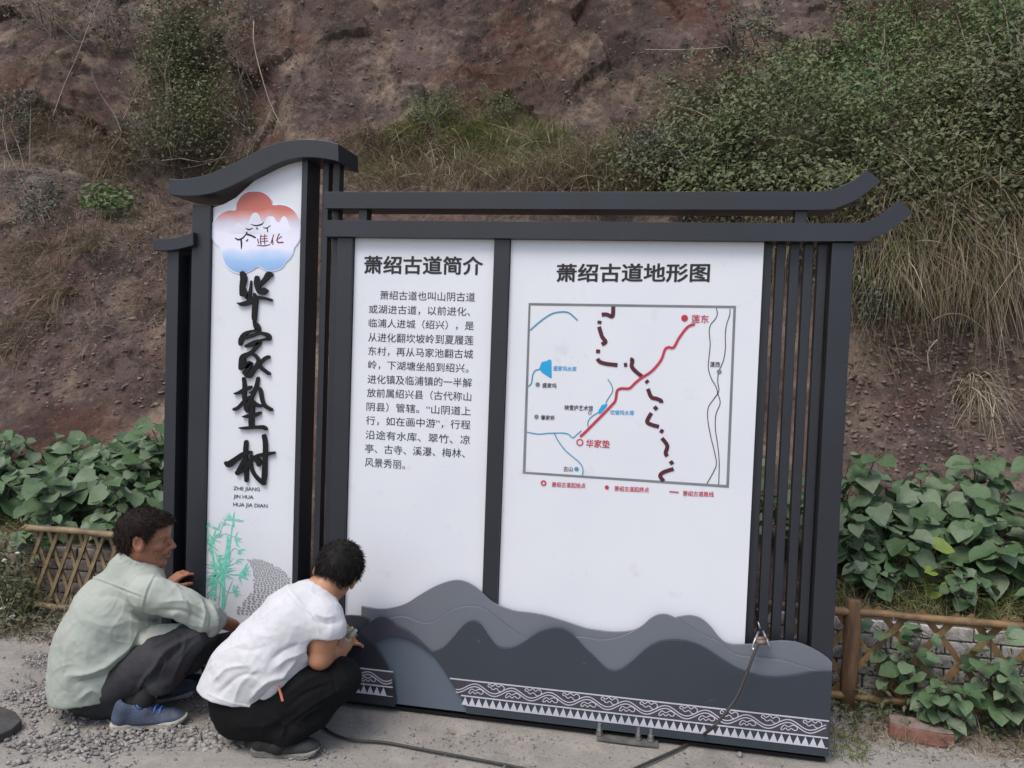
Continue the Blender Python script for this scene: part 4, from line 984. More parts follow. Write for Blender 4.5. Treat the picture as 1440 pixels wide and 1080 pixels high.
# ------------------------------------------------------------------ broad-leaved plants, every leaf a part
def bean_leaf_mesh(name, seed, m):
    rr = random.Random(seed); T = [0, .06, .22, .42, .62, .82, 1.0]; Wd = [.05, .36, .50, .52, .44, .24, 0]
    v, f = [], []; dr = rr.uniform(.15, .45); fo = rr.uniform(.08, .3); tw = rr.uniform(-.25, .25)
    for t, w_ in zip(T, Wd):
        z = -dr*t*t; z += .03*math.sin(t*9+seed)
        v += [(t, -w_, z+fo*w_-tw*w_*t+rr.uniform(-.015, .015)), (t, -w_*.5, z+fo*w_*.35), (t, 0, z), (t, w_*.5, z+fo*w_*.35), (t, w_, z+fo*w_+tw*w_*t+rr.uniform(-.015, .015))]
    v = [(x-(.10 if abs(y) > .2 and x < .1 else 0), y, z) for x, y, z in v]
    for i in range(len(T)-1):
        for k in range(4): f.append((5*i+k, 5*i+k+1, 5*i+5+k+1, 5*i+5+k))
    me = bpy.data.meshes.new(name); me.from_pydata(v, [], f); me.update(); me.polygons.foreach_set('use_smooth', np.ones(len(f), bool)); me.materials.append(m); return me
def leafmat(a, b): return mat('broad_leaf', a, b, rough=.5, scale=8, bump=.25, bscale=50, translucent=.18, spec=.35)
BM = [leafmat((.135,.200,.110), (.105,.165,.085)), leafmat((.100,.165,.078), (.075,.130,.058)), leafmat((.175,.230,.145), (.140,.190,.115)), leafmat((.085,.145,.062), (.060,.110,.046))]
BL = [bean_leaf_mesh('leaf', i, BM[i % 4]) for i in range(8)]
BLY = bean_leaf_mesh('leaf', 31, M_BEANY)
def look_rot(d, n_):
    x = Vector(d).normalized(); z = Vector(n_); z = (z-x*z.dot(x)).normalized(); y = z.cross(x)
    return Matrix((x, y, z)).transposed()
def bean_plant(label, x, y, z0, h, nst, size0, spread=.22, group='broad-leaved plants on the bank', yellow=0, name='bean_plant', lean=0, nodes=3):
    e_ = empty(name, (x, y, z0)); tag(e_, label, 'plant', group); inv = Matrix.Translation(-e_.location); st_ = []
    size = size0*.84; nst = nst+1; cam_dir = unit(np.array([CAM[0]-x, CAM[1]-y, .6]))
    for s_ in range(nst):
        a = random.uniform(0, 6.28); r = spread*math.sqrt(random.random())
        hh = h*random.uniform(.55, 1.0)
        top = np.array([x+r*math.cos(a)+lean, y+r*math.sin(a)*.7-.05, z0+hh]); b = np.array([x+random.uniform(-.04, .04), y+random.uniform(-.02, .02), z0-.03])
        mid = (b+top)/2+np.array([random.uniform(-.05, .05), random.uniform(-.05, .03), .04])
        st_.append(([b, mid, top], [.005, .004, .0025]))
        for k in range(nodes):
            t = 1-.28*k; c = b*(1-t)**2+2*mid*t*(1-t)+top*t*t
            az = random.uniform(0, 6.28)
            for q in range(3):
                az2 = az+q*2.1+random.uniform(-.3, .3); pet = random.uniform(.02, .07)
                d = np.array([math.cos(az2), math.sin(az2), random.uniform(-.75, .15)]); d = unit(d*.8+cam_dir*.35*random.random())
                p = c+d*pet+np.array([0, 0, random.uniform(0, .03)])
                nrm = unit(np.array([0, 0, 1.0])+cam_dir*.55+np.array([random.uniform(-.45, .45), random.uniform(-.45, .45), 0]))
                me = BLY if random.random() < yellow else random.choice(BL)
                o = bpy.data.objects.new('leaf', me); col.objects.link(o); o.parent = e_; o.matrix_parent_inverse = inv
                sz = size*random.uniform(.5, 1.3)
                o.matrix_basis = (Matrix.Translation(Vector(p)) @ look_rot(d, nrm).to_4x4() @ Matrix.Diagonal((sz, sz*random.uniform(.8, 1.05), sz, 1)))
                o.matrix_parent_inverse = inv
                st_.append(([c, p], [.002, .0015]))
    o = twigs('stem', st_, M_STEM, e_, 4); o.matrix_parent_inverse = inv
    return e_
LP = [ # x, y, height, stems, leaf size, label
 (-4.05,1.30,.46,7,.125,'broad-leaved plant at the left edge of the picture, highest of the left clump'),
 (-3.65,1.15,.42,7,.13,'broad-leaved plant second from the left edge, with a drooping crown'),
 (-3.2,1.25,.30,6,.12,'low broad-leaved plant in the dip of the left clump'),
 (-2.85,1.20,.40,7,.125,'broad-leaved plant with greyish leaves in the middle of the left clump'),
 (-2.45,1.25,.46,7,.12,'tall broad-leaved plant just left of the outer dark post'),
 (-2.10,1.15,.50,7,.12,'broad-leaved plant partly hidden by the outer dark post'),
 (-3.30,.88,.34,7,.13,'broad-leaved plant hanging over the left end of the bamboo rail'),
 (-2.85,.84,.32,7,.125,'broad-leaved plant right above the pale bamboo rail'),
 (-2.40,.84,.34,7,.12,'broad-leaved plant behind the head of the older man'),
 (-3.75,.92,.34,6,.12,'broad-leaved plant low at the left edge above the white flowers')]
LP += [(-2.62,1.02,.34,6,.12,'broad-leaved plant at middle height near the right end of the left clump'),(-3.08,1.04,.32,6,.12,'broad-leaved plant at middle height in the centre of the left clump'),(-3.52,1.02,.34,6,.12,'broad-leaved plant at middle height in the left part of the left clump')]
for x, y, h, ns, sz, lb in LP: bean_plant(lb, x, y, max(.45, hill_z(x, y)), h, ns, sz)
RP = [
 (1.62,1.25,.50,6,.12,'broad-leaved plant touching the right post of the board',0),
 (1.98,1.35,.42,6,.125,'broad-leaved plant second to the right of the board',0),
 (2.35,1.40,.42,7,.125,'broad-leaved plant in the middle of the right clump',0),
 (2.72,1.30,.48,7,.13,'broad-leaved plant at the right edge of the picture, upper one',0),
 (3.05,1.45,.50,6,.13,'broad-leaved plant growing out of the right edge of the picture',0),
 (1.75,.95,.30,4,.10,'broad-leaved plant with one yellow leaf left in the right clump',.12),
 (2.15,.95,.34,4,.12,'broad-leaved plant with a curled pale leaf under the right clump',0),
 (2.55,.90,.40,6,.125,'broad-leaved plant hanging above the lattice at the right edge',.03),
 (1.25,1.1,.45,4,.11,'broad-leaved plant seen through the slats of the board',0)]
RP += [(1.82,1.12,.36,6,.12,'broad-leaved plant filling the left part of the right clump',0),(2.2,1.16,.36,6,.12,'broad-leaved plant filling the centre of the right clump',0),(2.58,1.12,.38,6,.12,'broad-leaved plant filling the right part of the right clump',0),(1.52,1.0,.40,5,.11,'broad-leaved plant half hidden behind the right post',0)]
for x, y, h, ns, sz, lb, ye in RP: bean_plant(lb, x, y, max(.45, hill_z(x, y)), h, ns, sz, yellow=ye)
bean_plant('leafy plant climbing over the lattice at the lower right', 2.12, .43, .01, .46, 5, .088, .14, group='leafy plants in front of the lattice')
bean_plant('small leafy plant standing beside the red brick', 1.86, .36, .0, .30, 4, .085, .09, group='leafy plants in front of the lattice')
bean_plant('leafy plant poking through the lattice near the round post', 1.72, .56, .05, .40, 3, .08, .10, group='leafy plants in front of the lattice')
# weeds on the ground by both fences
def weed_patch(label, x0, x1, y0, y1, n, m, size, h, name='weeds', k=10):
    b = np.stack([RNG.uniform(x0, x1, n), RNG.uniform(y0, y1, n), np.zeros(n)], 1)
    hs_ = RNG.uniform(.2, 1, n)*h; C = np.repeat(b, k, 0); t = RNG.random(len(C)); C[:, 2] += t*np.repeat(hs_, k)+.01; C[:, :2] += RNG.normal(0, .03, (len(C), 2))
    tag(leaves(name, C, size, m, np.tile(UPV, (len(C), 1)), wr=.45), label, kind='stuff')
weed_patch('low weeds overgrowing the left end of the bamboo fence', -3.6, -2.72, .34, .62, 330, M_L1, .036, .58)
weed_patch('small weeds at the foot of the bamboo fence', -3.3, -1.75, .25, .48, 150, M_L3, .03, .14)
weed_patch('weeds at the foot of the lattice fence', 1.38, 3.0, .30, .62, 110, M_L1, .034, .18)
weed_patch('straggling creepers tangled in the lattice', 1.56, 3.0, .46, .60, 120, M_L3, .03, .42)
def gtuft(label, x0, x1, y0, y1, n, L0, L1, W, m, droop=.8):
    P = np.stack([RNG.uniform(x0, x1, n), RNG.uniform(y0, y1, n), np.zeros(n)], 1); D = unit(np.array([0, 0, .8])+RNG.normal(0, .5, (n, 3)))
    D[:, 2] = np.abs(D[:, 2]); D = unit(D)
    tag(blades('grass', P, D, RNG.uniform(L0, L1, n), np.full(n, W), droop*RNG.uniform(.5, 1.2, n), m), label, kind='stuff')
gtuft('dry grass along the foot of the right fence', 1.36, 3.0, .20, .55, 1100, .05, .22, .004, M_GRD)
gtuft('pale straw lying on the ground at the lower right', 1.45, 2.6, .10, .42, 420, .06, .20, .003, M_GRP, .95)
gtuft('green grass at the foot of the right end of the board', 1.34, 1.5, .0, .3, 160, .04, .12, .004, M_GRG)
gtuft('dead grass along the foot of the left fence', -3.4, -1.8, .22, .46, 1200, .04, .16, .004, M_GRD, .9)
gtuft('long dead stalks in front of the left fence', -3.35, -2.3, .34, .46, 120, .2, .5, .004, M_GRP, .5)
# white flowers
M_FLW = mat('white_petal', (.7,.7,.68), rough=.7)
for i, (px, py, lb) in enumerate(((24,780,'topmost white flower head in the weeds at the left edge'),(6,790,'white flower head touching the left picture edge'),(4,857,'small white flower near the ground at the left edge'),(17,868,'lowest small white flower in the left weeds'))):
    p = at(px, py, .33); V, Fc = [], []
    for j in range(14):
        a = random.uniform(0, 6.28); e = random.uniform(.2, 1.2); c = np.array([math.cos(a)*math.cos(e), math.sin(a)*math.cos(e), math.sin(e)])*.013
        s1 = np.cross(c, (0, 0, 1)); s1 = s1/np.linalg.norm(s1)*.006; b = len(V); V += [c*.3, c+s1, c*1.35, c-s1]; Fc += [(b, b+1, b+2, b+3)]
    v, f = tube([(0, 0, 0), (.01, .02, -.12), (.0, .05, -p[2])], .0015, 4); b = len(V)
    e_ = empty('flower', tuple(p)); mesh_obj('petals', V, Fc, M_FLW, e_); mesh_obj('stem', v, f, M_STEM, e_)
    tag(e_, lb, 'flower', 'white flowers in the left weeds')
# red brick by the fence
br = empty('broken_brick', (1.75, .30, 0)); tag(br, 'broken red brick with a grey mortared top lying by the lattice fence', 'brick')
ol = [(-.125,-.04),(-.10,-.062),(.08,-.066),(.125,-.05),(.128,.03),(.09,.05),(-.09,.052),(-.122,.035)]
def slab(z0, z1, k):
    n = len(ol); v = [(x*k, y*k, z0) for x, y in ol]+[(x*k, y*k, z1+.004*math.sin(x*40)) for x, y in ol]
    return v, [tuple(range(n))[::-1], tuple(range(n, 2*n))]+[(i, (i+1) % n, n+(i+1) % n, n+i) for i in range(n)]
v, f = slab(0, .058, 1); mesh_obj('brick_body', v, f, mat('red_brick', S(136,96,84), S(112,78,68), rough=.95, scale=14, bump=.6, wear=S(170,140,125), wscale=12), br, bevel=.005)
v, f = slab(.0585, .066, .97); mesh_obj('mortar_crust', v, f, mat('mortar_crust', S(140,122,112), S(110,98,92), rough=.95, scale=20, bump=.6), br, bevel=.003)
br.rotation_euler = (0, 0, -.12)
q = gnd(112, 905)
o = stones('stone', np.array([[0, 0, 0.]]), np.array([.24]), mat('rust_stone', S(110,84,66), S(84,66,56), rough=.95, scale=14, bump=.6)); o.location = (-2.35, .30, 0); o.scale = (1, 1, .6)
tag(o, 'rusty brown block lying at the foot of the bamboo fence', 'stone')

def edge_grass(label, x0, x1, n, m, L0, L1, W):
    P = np.stack([RNG.uniform(x0, x1, n), RNG.uniform(.66, .95, n), np.zeros(n)], 1); P[:, 2] = .40+np.clip(P[:, 1]-.7, 0, 1)*.35
    D = unit(np.array([0, -.35, .7])+RNG.normal(0, .45, (n, 3)))
    tag(blades('grass', P, D, RNG.uniform(L0, L1, n), np.full(n, W), RNG.uniform(.5, 1.3, n), m), label, kind='stuff')
edge_grass('thin green grass spilling over the wall top on the right', 1.35, 3.1, 1500, M_GRG, .08, .30, .004)
edge_grass('dead stalks spilling over the wall top on the right', 1.35, 3.1, 420, M_GRP, .10, .36, .003)
edge_grass('grass spilling over the wall top on the left', -3.7, -1.7, 900, M_GRG, .06, .22, .004)
edge_grass('dead stalks spilling over the wall top on the left', -3.7, -1.7, 260, M_GRD, .08, .28, .003)
bean_plant('fresh green leafy plant under the right clump, nearest the round post', 1.68, .84, .44, .20, 4, .075, .12, group='small leafy plants on the wall top')
bean_plant('fresh green leafy plant in the middle of the grass above the lattice', 2.05, .82, .44, .22, 4, .080, .14, yellow=.1, group='small leafy plants on the wall top')
bean_plant('fresh green leafy plant above the lattice toward the right edge', 2.45, .80, .43, .22, 4, .080, .14, group='small leafy plants on the wall top')
bean_plant('leafy plant hanging over the rail of the lattice at the right edge', 2.38, .56, .18, .40, 4, .10, .12, group='leafy plants in front of the lattice')
bean_plant('leafy plant trailing over the pale bamboo rail beside the older man', -2.45, .72, .40, .20, 3, .10, .14, group='small leafy plants on the wall top')
bean_plant('leafy plant trailing over the left end of the pale bamboo rail', -2.85, .66, .38, .20, 3, .10, .12, group='small leafy plants on the wall top')
weed_patch('small leafy creepers on the wall top behind the lattice', 1.4, 3.1, .62, .72, 60, M_L1, .036, .20)
# ================================================================== PEOPLE: signed-distance modelling, one continuous surface each
def V3(*a): return np.array(a, float)
class Vol:
    def __init__(s, lo, hi, h):
        s.lo = np.array(lo, float); s.h = h; s.n = np.ceil((np.array(hi)-s.lo)/h).astype(int)+1
        s.v = np.full(s.n, .2, np.float32); s.ax = [s.lo[i]+np.arange(s.n[i])*h for i in range(3)]
    def block(s, lo, hi, pad):
        a = np.clip(np.floor((np.array(lo)-pad-s.lo)/s.h).astype(int), 0, s.n); b = np.clip(np.ceil((np.array(hi)+pad-s.lo)/s.h).astype(int)+1, 0, s.n)
        sl = tuple(slice(a[i], b[i]) for i in range(3))
        x = s.ax[0][sl[0]][:, None, None]; y = s.ax[1][sl[1]][None, :, None]; z = s.ax[2][sl[2]][None, None, :]
        return sl, x, y, z
    def comb(s, sl, d, k, op):
        a = s.v[sl]
        if a.size == 0: return
        d = d.astype(np.float32)
        if op == 'add':
            h = np.clip(k-np.abs(a-d), 0, None)/max(k, 1e-6); r = np.minimum(a, d)-h*h*k*.25
        else:
            d = -d; h = np.clip(k-np.abs(a-d), 0, None)/max(k, 1e-6); r = np.maximum(a, d)+h*h*k*.25
        s.v[sl] = r
    def cone(s, a, b, ra, rb, k=.02, op='add'):
        a, b = np.array(a, float), np.array(b, float); R = max(ra, rb)
        sl, x, y, z = s.block(np.minimum(a, b)-R, np.maximum(a, b)+R, k+.03)
        ab = b-a; L = max(ab@ab, 1e-9); t = np.clip(((x-a[0])*ab[0]+(y-a[1])*ab[1]+(z-a[2])*ab[2])/L, 0, 1)
        d = np.sqrt((x-a[0]-t*ab[0])**2+(y-a[1]-t*ab[1])**2+(z-a[2]-t*ab[2])**2)-(ra+(rb-ra)*t)
        s.comb(sl, d, k, op)
    def chain(s, pts, rad, k=.02, op='add'):
        for i in range(len(pts)-1): s.cone(pts[i], pts[i+1], rad[i], rad[i+1], k, op)
    def ell(s, c, r, fr=None, k=.02, op='add'):
        c = np.array(c, float); r = np.array(r, float); R = r.max(); fr = np.eye(3) if fr is None else np.array(fr)
        sl, x, y, z = s.block(c-R, c+R, k+.02)
        X = [(x-c[0])*fr[i][0]+(y-c[1])*fr[i][1]+(z-c[2])*fr[i][2] for i in range(3)]
        k0 = np.sqrt(sum((X[i]/r[i])**2 for i in range(3))); k1 = np.sqrt(sum((X[i]/r[i]**2)**2 for i in range(3)))+1e-9
        s.comb(sl, k0*(k0-1)/k1, k, op)
    def cut(s, p, n, k=.01):
        """remove everything on the side n points to"""
        n = unit(np.array(n, float)); p = np.array(p, float); x = s.ax[0][:, None, None]; y = s.ax[1][None, :, None]; z = s.ax[2][None, None, :]
        d = (x-p[0])*n[0]+(y-p[1])*n[1]+(z-p[2])*n[2]
        s.comb((slice(None),)*3, -d, k, 'sub')
    def fn(s, lo, hi, f, k=.01, op='add'):
        sl, x, y, z = s.block(lo, hi, k+.01); s.comb(sl, f(x, y, z), k, op)
    def mesh(s):
        v = s.v; neg = v < 0
        c = np.zeros(tuple(s.n-1), np.uint8)
        for dx in (0, 1):
            for dy in (0, 1):
                for dz in (0, 1): c += neg[dx:s.n[0]-1+dx, dy:s.n[1]-1+dy, dz:s.n[2]-1+dz]
        act = np.argwhere((c > 0) & (c < 8)); idx = np.full(c.shape, -1, np.int64); idx[tuple(act.T)] = np.arange(len(act))
        acc = np.zeros((len(act), 3)); cnt = np.zeros(len(act))
        cor = [(i, j, k) for i in (0, 1) for j in (0, 1) for k in (0, 1)]
        for A in cor:
            for ax in range(3):
                if A[ax] == 1: continue
                B = list(A); B[ax] = 1
                va = v[act[:, 0]+A[0], act[:, 1]+A[1], act[:, 2]+A[2]]; vb = v[act[:, 0]+B[0], act[:, 1]+B[1], act[:, 2]+B[2]]
                m = (va < 0) != (vb < 0); t = np.where(m, va/(va-vb+1e-12), 0)
                P = np.tile(np.array(A, float), (len(act), 1)); P[:, ax] += t
                acc[m] += P[m]; cnt[m] += 1
        P = s.lo+(act+acc/cnt[:, None])*s.h
        F = []
        for ax in range(3):
            o = [0, 0, 0]; sh = list(s.n); u, w_ = [(1, 2), (2, 0), (0, 1)][ax]
            a = neg; sa = [slice(None)]*3; sb = [slice(None)]*3; sa[ax] = slice(0, -1); sb[ax] = slice(1, None)
            for q in (u, w_): sa[q] = slice(1, -1); sb[q] = slice(1, -1)
            A_, B_ = neg[tuple(sa)], neg[tuple(sb)]; e = np.argwhere(A_ != B_); fl = A_[tuple(e.T)]
            e = e.copy(); e[:, u] += 1; e[:, w_] += 1
            def g(du, dw):
                q = e.copy(); q[:, u] += du; q[:, w_] += dw; return idx[tuple(q.T)]
            q = np.stack([g(-1, -1), g(0, -1), g(0, 0), g(-1, 0)], 1); q[~fl] = q[~fl][:, ::-1]; F.append(q)
        return P, np.concatenate(F)
def vnormals(P, F):
    fn_ = np.cross(P[F[:, 2]]-P[F[:, 0]], P[F[:, 3]]-P[F[:, 1]]); N = np.zeros_like(P)
    for i in range(4): np.add.at(N, F[:, i], fn_)
    return unit(N)
def relax(P, F, n=1, k=.5):
    for _ in range(n):
        A = np.zeros_like(P); c = np.zeros(len(P))
        for i in range(4):
            np.add.at(A, F[:, i], P[F[:, (i+1) % 4]]+P[F[:, i-1]]); np.add.at(c, F[:, i], 2)
        P = P*(1-k)+k*A/np.maximum(c, 1)[:, None]
    return P
def seg_d(X, Y, pts):
    d = np.full(len(X), 1e9)
    for (x0, y0), (x1, y1) in zip(pts[:-1], pts[1:]):
        L = (x1-x0)**2+(y1-y0)**2; t = np.clip(((X-x0)*(x1-x0)+(Y-y0)*(y1-y0))/L, 0, 1)
        # folds fade out toward their ends only at the polyline's ends
        d = np.minimum(d, np.hypot(X-x0-t*(x1-x0), Y-y0-t*(y1-y0)))
    return d
def folds(P, F, lines, amp=.004, scale=7, seed=5, fine=.0012, facing=True):
    """cloth relief: soft broad noise plus drawn folds (path, height, width)"""
    N = vnormals(P, F)
    u = fbm(P[:, 0]*scale, P[:, 1]*scale, P[:, 2]*scale, 3, seed)
    rdg = 1-np.abs(fbm(P[:, 0]*scale*1.3+9, P[:, 1]*scale*1.3, P[:, 2]*scale*.9, 2, seed+7))*2
    wr = fbm(P[:, 0]*5+3, P[:, 1]*5, P[:, 2]*5, 2, seed+11); cr = 1-np.abs(vnoise(P[:, 0]*scale*2.3+wr*2.2, P[:, 1]*scale*2.3, P[:, 2]*scale*1.6+wr*2.2, seed+13))*2.4
    d = amp*u*.6+amp*rdg*.35+amp*.55*np.clip(cr, 0, 1)**2+fine*fbm(P[:, 0]*38, P[:, 1]*38, P[:, 2]*38, 2, seed+3)
    X, Y = proj(P); f = ((N@(-FW)) > -.05)
    for pts, h, wd in lines:
        cp = [tuple(q) for q in catmull(pts, 5)] if len(pts) > 2 else pts
        q = seg_d(X, Y, cp); L = sum(math.dist(cp[i], cp[i+1]) for i in range(len(cp)-1))
        e = np.minimum(np.hypot(X-pts[0][0], Y-pts[0][1]), np.hypot(X-pts[-1][0], Y-pts[-1][1]))
        d += h*1.25*(.45*np.exp(-(q/wd)**2)+.55*np.exp(-q/(wd*.55)))*f*np.clip(.35+e/(L*.3), 0, 1)
    return P+N*d[:, None]
def qmesh(name, P, F, m, parent, inv, smooth=True):
    o = mesh_obj(name, P, F, m, parent, smooth=smooth); o.matrix_parent_inverse = inv; return o
def frame(f, u):
    f = unit(np.array(f, float)); u = np.array(u, float); u = unit(u-f*(u@f)); l = np.cross(u, f); return f, l, u
def head(V, c, fr, old=False):
    f, l, u = fr; H = lambda x, y, z: c+f*x+l*y+u*z
    V.ell(H(-.014, 0, .030), (.096, .077, .086), fr, .02)
    V.ell(H(.024, 0, -.030), (.066, .062, .078), fr, .03)
    V.ell(H(.052, 0, .045), (.046, .058, .045), fr, .02)
    for s in (1, -1):
        V.cone(H(.002, s*.056, -.052), H(.060, s*.014, -.099), .016, .017, .02)
        V.ell(H(.060, s*.044, -.022), (.022, .020, .018), fr, .015)       # cheekbone
        V.cone(H(.083, s*.012, .020), H(.072, s*.046, .024), .009, .008, .012)  # brow
        V.ell(H(.089, s*.031, .002), (.014, .017, .011), fr, .012, 'sub')
        V.ell(H(.069, s*.031, .001), (.0135, .0135, .0125), fr, .003)
        V.cone(H(.0775, s*.020, .007), H(.073, s*.042, .006), .0042, .0040, .005)  # lids
        V.cone(H(.0765, s*.021, -.009), H(.072, s*.041, -.008), .0038, .0036, .006)
        V.ell(H(.100, s*.012, -.034), (.011, .009, .008), fr, .006)
        V.cone(H(.098, s*.020, -.040), H(.085, s*.033, -.070), .003, .003, .008, 'sub') # nasolabial
        # ear: rim, lobe and bowl
        e = H(-.008, s*.083, -.004)
        V.ell(e, (.023, .0095, .036), (unit(f+u*.25), l, unit(u-f*.25)), .004)
        V.ell(e+l*s*.008-f*.001+u*.004, (.012, .007, .020), (unit(f+u*.25), l, unit(u-f*.25)), .004, 'sub')
        V.ell(e-u*.026+f*.004, (.009, .006, .010), fr, .006)
        V.ell(e+f*.012-u*.004, (.006, .006, .007), fr, .004)
    V.ell(H(.070, 0, -.100), (.020, .024, .017), fr, .02)
    V.cone(H(.084, 0, .014), H(.112, 0, -.026), .0085, .0115, .010)
    V.ell(H(.110, 0, -.030), (.013, .012, .010), fr, .006)
    V.ell(H(.088, 0, -.050), (.014, .026, .016), fr, .014)
    V.ell(H(.093, 0, -.057), (.011, .022, .0062), fr, .003)
    V.ell(H(.090, 0, -.070), (.011, .020, .0068), fr, .004)
    V.cone(H(.104, -.021, -.0635), H(.104, .021, -.0635), .0022, .0022, .002, 'sub')
    if old:
        for z in (.046, .056, .066):
            V.cone(H(.100-.25*(z-.04), -.03, z), H(.100-.25*(z-.04), .03, z), .0022, .0022, .004, 'sub')
        for s in (1, -1):
            V.cone(H(.078, s*.040, -.050), H(.052, s*.054, -.085), .0025, .0025, .006, 'sub')
            V.cone(H(.060, s*.055, -.030), H(.040, s*.060, -.075), .0022, .0022, .006, 'sub')
            V.cone(H(.062, s*.052, .000), H(.050, s*.060, .008), .0018, .0018, .003, 'sub')
            V.cone(H(.062, s*.052, -.006), H(.050, s*.060, -.012), .0018, .0018, .003, 'sub')
def hand(V, w, d, nrm, side, curl=.5, sc=1.0, spread=.12):
    """w wrist, d direction of the palm, nrm back of the hand, side +1/-1 which side the thumb leaves"""
    d = unit(np.array(d, float)); n = np.array(nrm, float); n = unit(n-d*(n@d)); s_ = np.cross(d, n)*side
    V.ell(w+d*.045*sc, (.050*sc, .038*sc, .016*sc), (d, s_, n), .01)
    for i, (off, L, a) in enumerate(((.029, .070, 1), (.010, .078, .35), (-.010, .073, -.3), (-.028, .058, -1))):
        b = w+d*.078*sc+s_*off*sc; dd = unit(d+s_*spread*a); r = (.0092, .0094, .0090, .0080)[i]*sc
        V.cone(w+d*.03*sc+s_*off*.7*sc, b, .012*sc, r*1.12, .008)
        p = b; ang = curl*(.75+.12*i)
        for q, fr_ in enumerate((.46, .30, .24)):
            a2 = ang*(q+.7); v = dd*math.cos(a2)-n*math.sin(a2); p2 = p+v*L*fr_*sc; V.cone(p, p2, r*(1-.08*q), r*(1-.08*(q+1)), .004); p = p2
    b = w+d*.022*sc+s_*.026*sc-n*.006; m1 = b+unit(d*.6+s_*.75-n*.35)*.040*sc; m2 = m1+unit(d*.9+s_*.25-n*.45)*.032*sc; m3 = m2+unit(d-n*.6)*.022*sc
    V.chain([b, m1, m2, m3], [.016*sc, .012*sc, .0105*sc, .0085*sc], .006)
def hair(c, fr, zx, zz, infl, m, parent, inv, h=.004, seed=3, n=5000, L=(.008, .018), front=None, crop=None):
    f, l, u = fr; V = Vol(c-.16, c+.16, h); H = lambda x, y, z: c+f*x+l*y+u*z
    V.ell(H(-.014, 0, .032), (.096+infl, .077+infl*.7, .086+infl), fr, .01); V.ell(H(.045, 0, .055), (.052+infl, .060+infl*.5, .045+infl), fr, .02); V.cone(H(-.075, 0, -.01), H(-.068, 0, -.055), .035, .026, .03)
    V.cone(H(-.06, .03, -.02), H(-.055, .03, -.055), .03, .024, .03); V.cone(H(-.06, -.03, -.02), H(-.055, -.03, -.055), .03, .024, .03)
    x, y, z = V.ax[0][:, None, None]-c[0], V.ax[1][None, :, None]-c[1], V.ax[2][None, None, :]-c[2]
    X = x*f[0]+y*f[1]+z*f[2]; Z = x*u[0]+y*u[1]+z*u[2]; Yl = x*l[0]+y*l[1]+z*l[2]
    V.v += (  .0012*fbm(X*55, Yl*55, Z*90, 2, seed)).astype(np.float32)
    zm = np.interp(X, zx, zz)
    V.comb((slice(None),)*3, -((zm-Z)*.8), .006, 'sub')
    P, F = V.mesh(); N = vnormals(P, F)
    o = qmesh('hair', P, F, m, parent, inv)
    i = RNG.choice(len(P), n); i = i[(P[i]-c)@u > np.interp((P[i]-c)@f, zx, zz)-.005]
    D = unit(N[i]*.42+f*.35-u*.10+RNG.normal(0, .13, (len(i), 3))-u*.25*(((P[i]-c)@u < .04)[:, None]))
    b = blades('hair_strands', P[i]-N[i]*.004, D, RNG.uniform(L[0], L[1], len(i)), np.full(len(i), .0022), .3, m, 2, parent); b.matrix_parent_inverse = inv; b['kind'] = 'stuff'
    return o

M_SK1 = mat('weathered_skin', S(150,102,76), S(126,82,62), rough=.55, scale=16, bump=.25, bscale=160)
M_SK2 = mat('tan_skin', S(176,128,98), S(160,112,84), rough=.5, scale=12, bump=.15, bscale=160)
for m_ in (M_SK1, M_SK2):
    b_ = m_.node_tree.nodes['Principled BSDF']; b_.inputs['Subsurface Weight'].default_value = .12; b_.inputs['Subsurface Radius'].default_value = (.012, .005, .003); b_.inputs['Subsurface Scale'].default_value = .6
M_HAIR = mat('black_hair', (.007,.006,.006), (.012,.010,.009), rough=.75, scale=60, spec=.22)
M_HAIR1 = mat('dark_brown_hair', (.009,.007,.006), (.022,.013,.010), rough=.8, scale=30, spec=.2)
M_SH1 = mat('sage_shirt_cloth', S(160,166,157), S(148,155,147), rough=.85, scale=5, bump=.12, bscale=320, wear=S(150,146,138), wscale=4.5, wlo=.52, whi=.8)
M_SH2 = mat('white_tee_cloth', (.55,.555,.58), (.50,.505,.53), rough=.85, scale=6, bump=.15, bscale=260)
M_PT1 = mat('charcoal_trouser_cloth', S(60,61,64), S(50,50,53), spec=.25, rough=.9, scale=6, bump=.2, bscale=200)
M_PT2 = mat('black_trouser_cloth', S(15,16,18), S(11,12,13), spec=.2, rough=.9, scale=6, bump=.15, bscale=200)
M_SOCK = mat('black_sock', (.014,.014,.015), rough=.9, scale=20)

